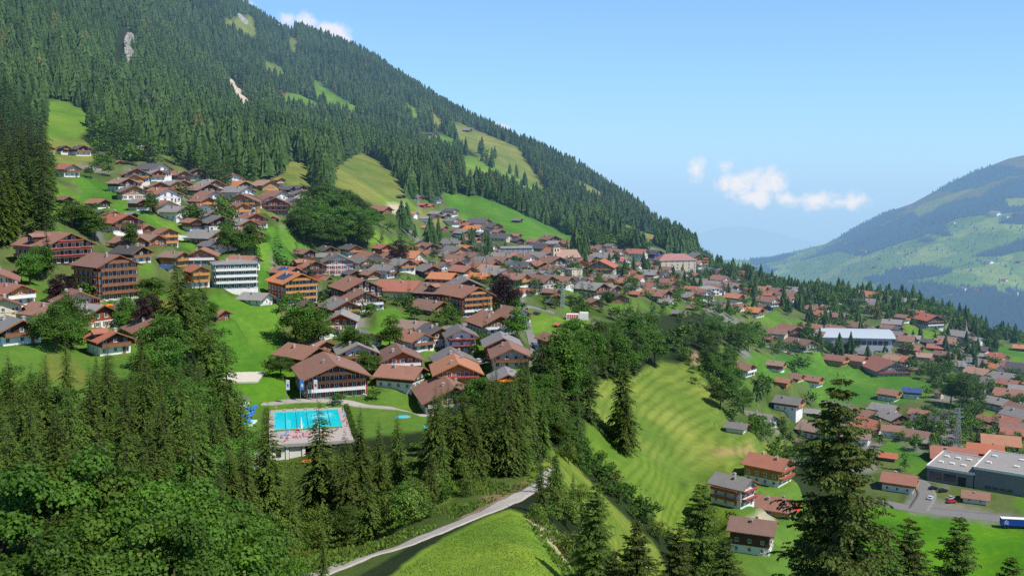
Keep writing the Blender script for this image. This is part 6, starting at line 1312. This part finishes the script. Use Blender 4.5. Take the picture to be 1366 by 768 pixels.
o = merge('broadleaf_wood', bro, [blob_tree(s, 15, .11) for s in (1, 2, 3)], 4, BRD, False); tag(o, 'broadleaf trees and shrubs mixed through village and forest edge', 'woodland', kind='stuff')
# woods of the hillside across the valley
g = np.random.default_rng(9); m = HW & (FX / FY < .6) & (FX / FY > .2); ii = np.argwhere(m)
ii = ii[g.integers(0, len(ii), 24000)]; fr = g.uniform(0, 1, (len(ii), 2))
fx = FX[ii[:, 0], ii[:, 1]] + (fr[:, 0] - .5) * 14; fy = FY[ii[:, 0], ii[:, 1]] + (fr[:, 1] - .5) * 16; fz = FZ[ii[:, 0], ii[:, 1]]
# scattered orchard trees over the farmland
jj = np.argwhere(~HW & (FX / FY < .6) & (FX / FY > .2) & (hy > 300)); jj = jj[g.integers(0, len(jj), 900)]
fx = np.concatenate([fx, FX[jj[:, 0], jj[:, 1]]]); fy = np.concatenate([fy, FY[jj[:, 0], jj[:, 1]]]); fz = np.concatenate([fz, FZ[jj[:, 0], jj[:, 1]]])
T = np.stack([fx, fy, fz - 2, g.uniform(10, 18, len(fx)), fx * 0], 1)
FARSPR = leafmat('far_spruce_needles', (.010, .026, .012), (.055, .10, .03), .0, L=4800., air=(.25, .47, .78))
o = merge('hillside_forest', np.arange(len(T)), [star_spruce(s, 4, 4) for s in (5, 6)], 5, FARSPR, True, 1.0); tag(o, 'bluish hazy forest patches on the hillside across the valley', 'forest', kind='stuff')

# grass tufts on the near meadow
g = np.random.default_rng(77); m_ = 110000; gy_ = g.uniform(85, 182, m_); ga_ = g.uniform(-.22, .12, m_); gx_ = ga_ * gy_; gz_ = H(gx_, gy_); qx, qy = proj(gx_, gy_, gz_)
k = inpoly(qx, qy, [(380, 900), (470, 790), (520, 772), (590, 722), (680, 684), (700, 692), (762, 760), (790, 900)]); gx_, gy_, gz_ = gx_[k], gy_[k], gz_[k]; m_ = len(gx_)
a_ = g.uniform(0, 6.28, m_); hh_ = g.uniform(.04, .15, m_) * (.6 + 1.2 * np.clip(.5 + fbm(gx_ / 4, gy_ / 4, 5), 0, 1)); D = np.stack([g.normal(0, .1, m_), g.normal(0, .1, m_), hh_], 1); Wv = np.stack([np.cos(a_), np.sin(a_), 0 * a_], 1) * .07
V, Fq, C = quads(np.stack([gx_, gy_, gz_ - .03], 1), D, Wv, np.clip(.55 + .35 * fbm(gx_ / 7, gy_ / 7, 8) + g.uniform(-.15, .15, m_), 0, 1), np.where(g.random(m_) < .06, .6, 0))
o = put('grass', mesh_np('grass', V, Fq, [leafmat('grass_blades', (.15, .24, .03), (.24, .34, .045), .3)], False, col=C)); tag(o, 'short summer grass on the near meadow below the lane', 'grass', kind='stuff')

# rank herbs and low scrub on the rough banks
g = np.random.default_rng(78); m_ = 60000; gy_ = g.uniform(100, 330, m_); ga_ = g.uniform(-.34, .20, m_); gx_ = ga_ * gy_; gz_ = H(gx_, gy_); qx, qy = proj(gx_, gy_, gz_)
k = (inpoly(qx, qy, [(330, 625), (480, 600), (600, 585), (700, 590), (745, 600), (735, 640), (690, 655), (560, 714), (440, 762), (340, 800)]) | inpoly(qx, qy, [(700, 690), (745, 640), (800, 690), (800, 800), (770, 800)]) | inpoly(qx, qy, [(60, 460), (240, 500), (240, 600), (60, 540)])) & (fbm(gx_ / 9, gy_ / 9, 6) > -.08)
gx_, gy_, gz_ = gx_[k], gy_[k], gz_[k]; m_ = len(gx_); rep_ = 4; P_ = np.repeat(np.stack([gx_, gy_, gz_ - .05], 1), rep_, 0) + g.normal(0, .18, (m_ * rep_, 3)) * [1, 1, .2]
sz_ = np.repeat(g.uniform(.25, .8, m_), rep_) * g.uniform(.6, 1.2, m_ * rep_); D = nrm(g.normal(0, .5, (m_ * rep_, 3)) + [0, 0, .9]) * sz_[:, None]; Wv = nrm(np.cross(D, g.normal(0, 1, D.shape))) * (sz_ * .26)[:, None]
V, Fq, C = quads(P_, D, Wv, np.clip(np.repeat(.5 + 1.2 * fbm(gx_ / 6, gy_ / 6, 8), rep_) + g.uniform(-.2, .2, m_ * rep_), 0, 1), np.where(g.random(m_ * rep_) < .07, .8, 0))
o = put('scrub', mesh_np('scrub', V, Fq, [BUSH], False, col=C)); tag(o, 'rough herbs and low scrub on the banks beside the lane', 'undergrowth', kind='stuff')
# ------------------------------------------------------------------ render settings
c = sc.cycles
c.max_bounces = 4; c.diffuse_bounces = 2; c.glossy_bounces = 2; c.transmission_bounces = 2; c.transparent_max_bounces = 4; c.volume_bounces = 0
c.caustics_reflective = False; c.caustics_refractive = False; c.use_denoising = False; c.sample_clamp_indirect = 6
c.use_adaptive_sampling = True; c.adaptive_threshold = .02
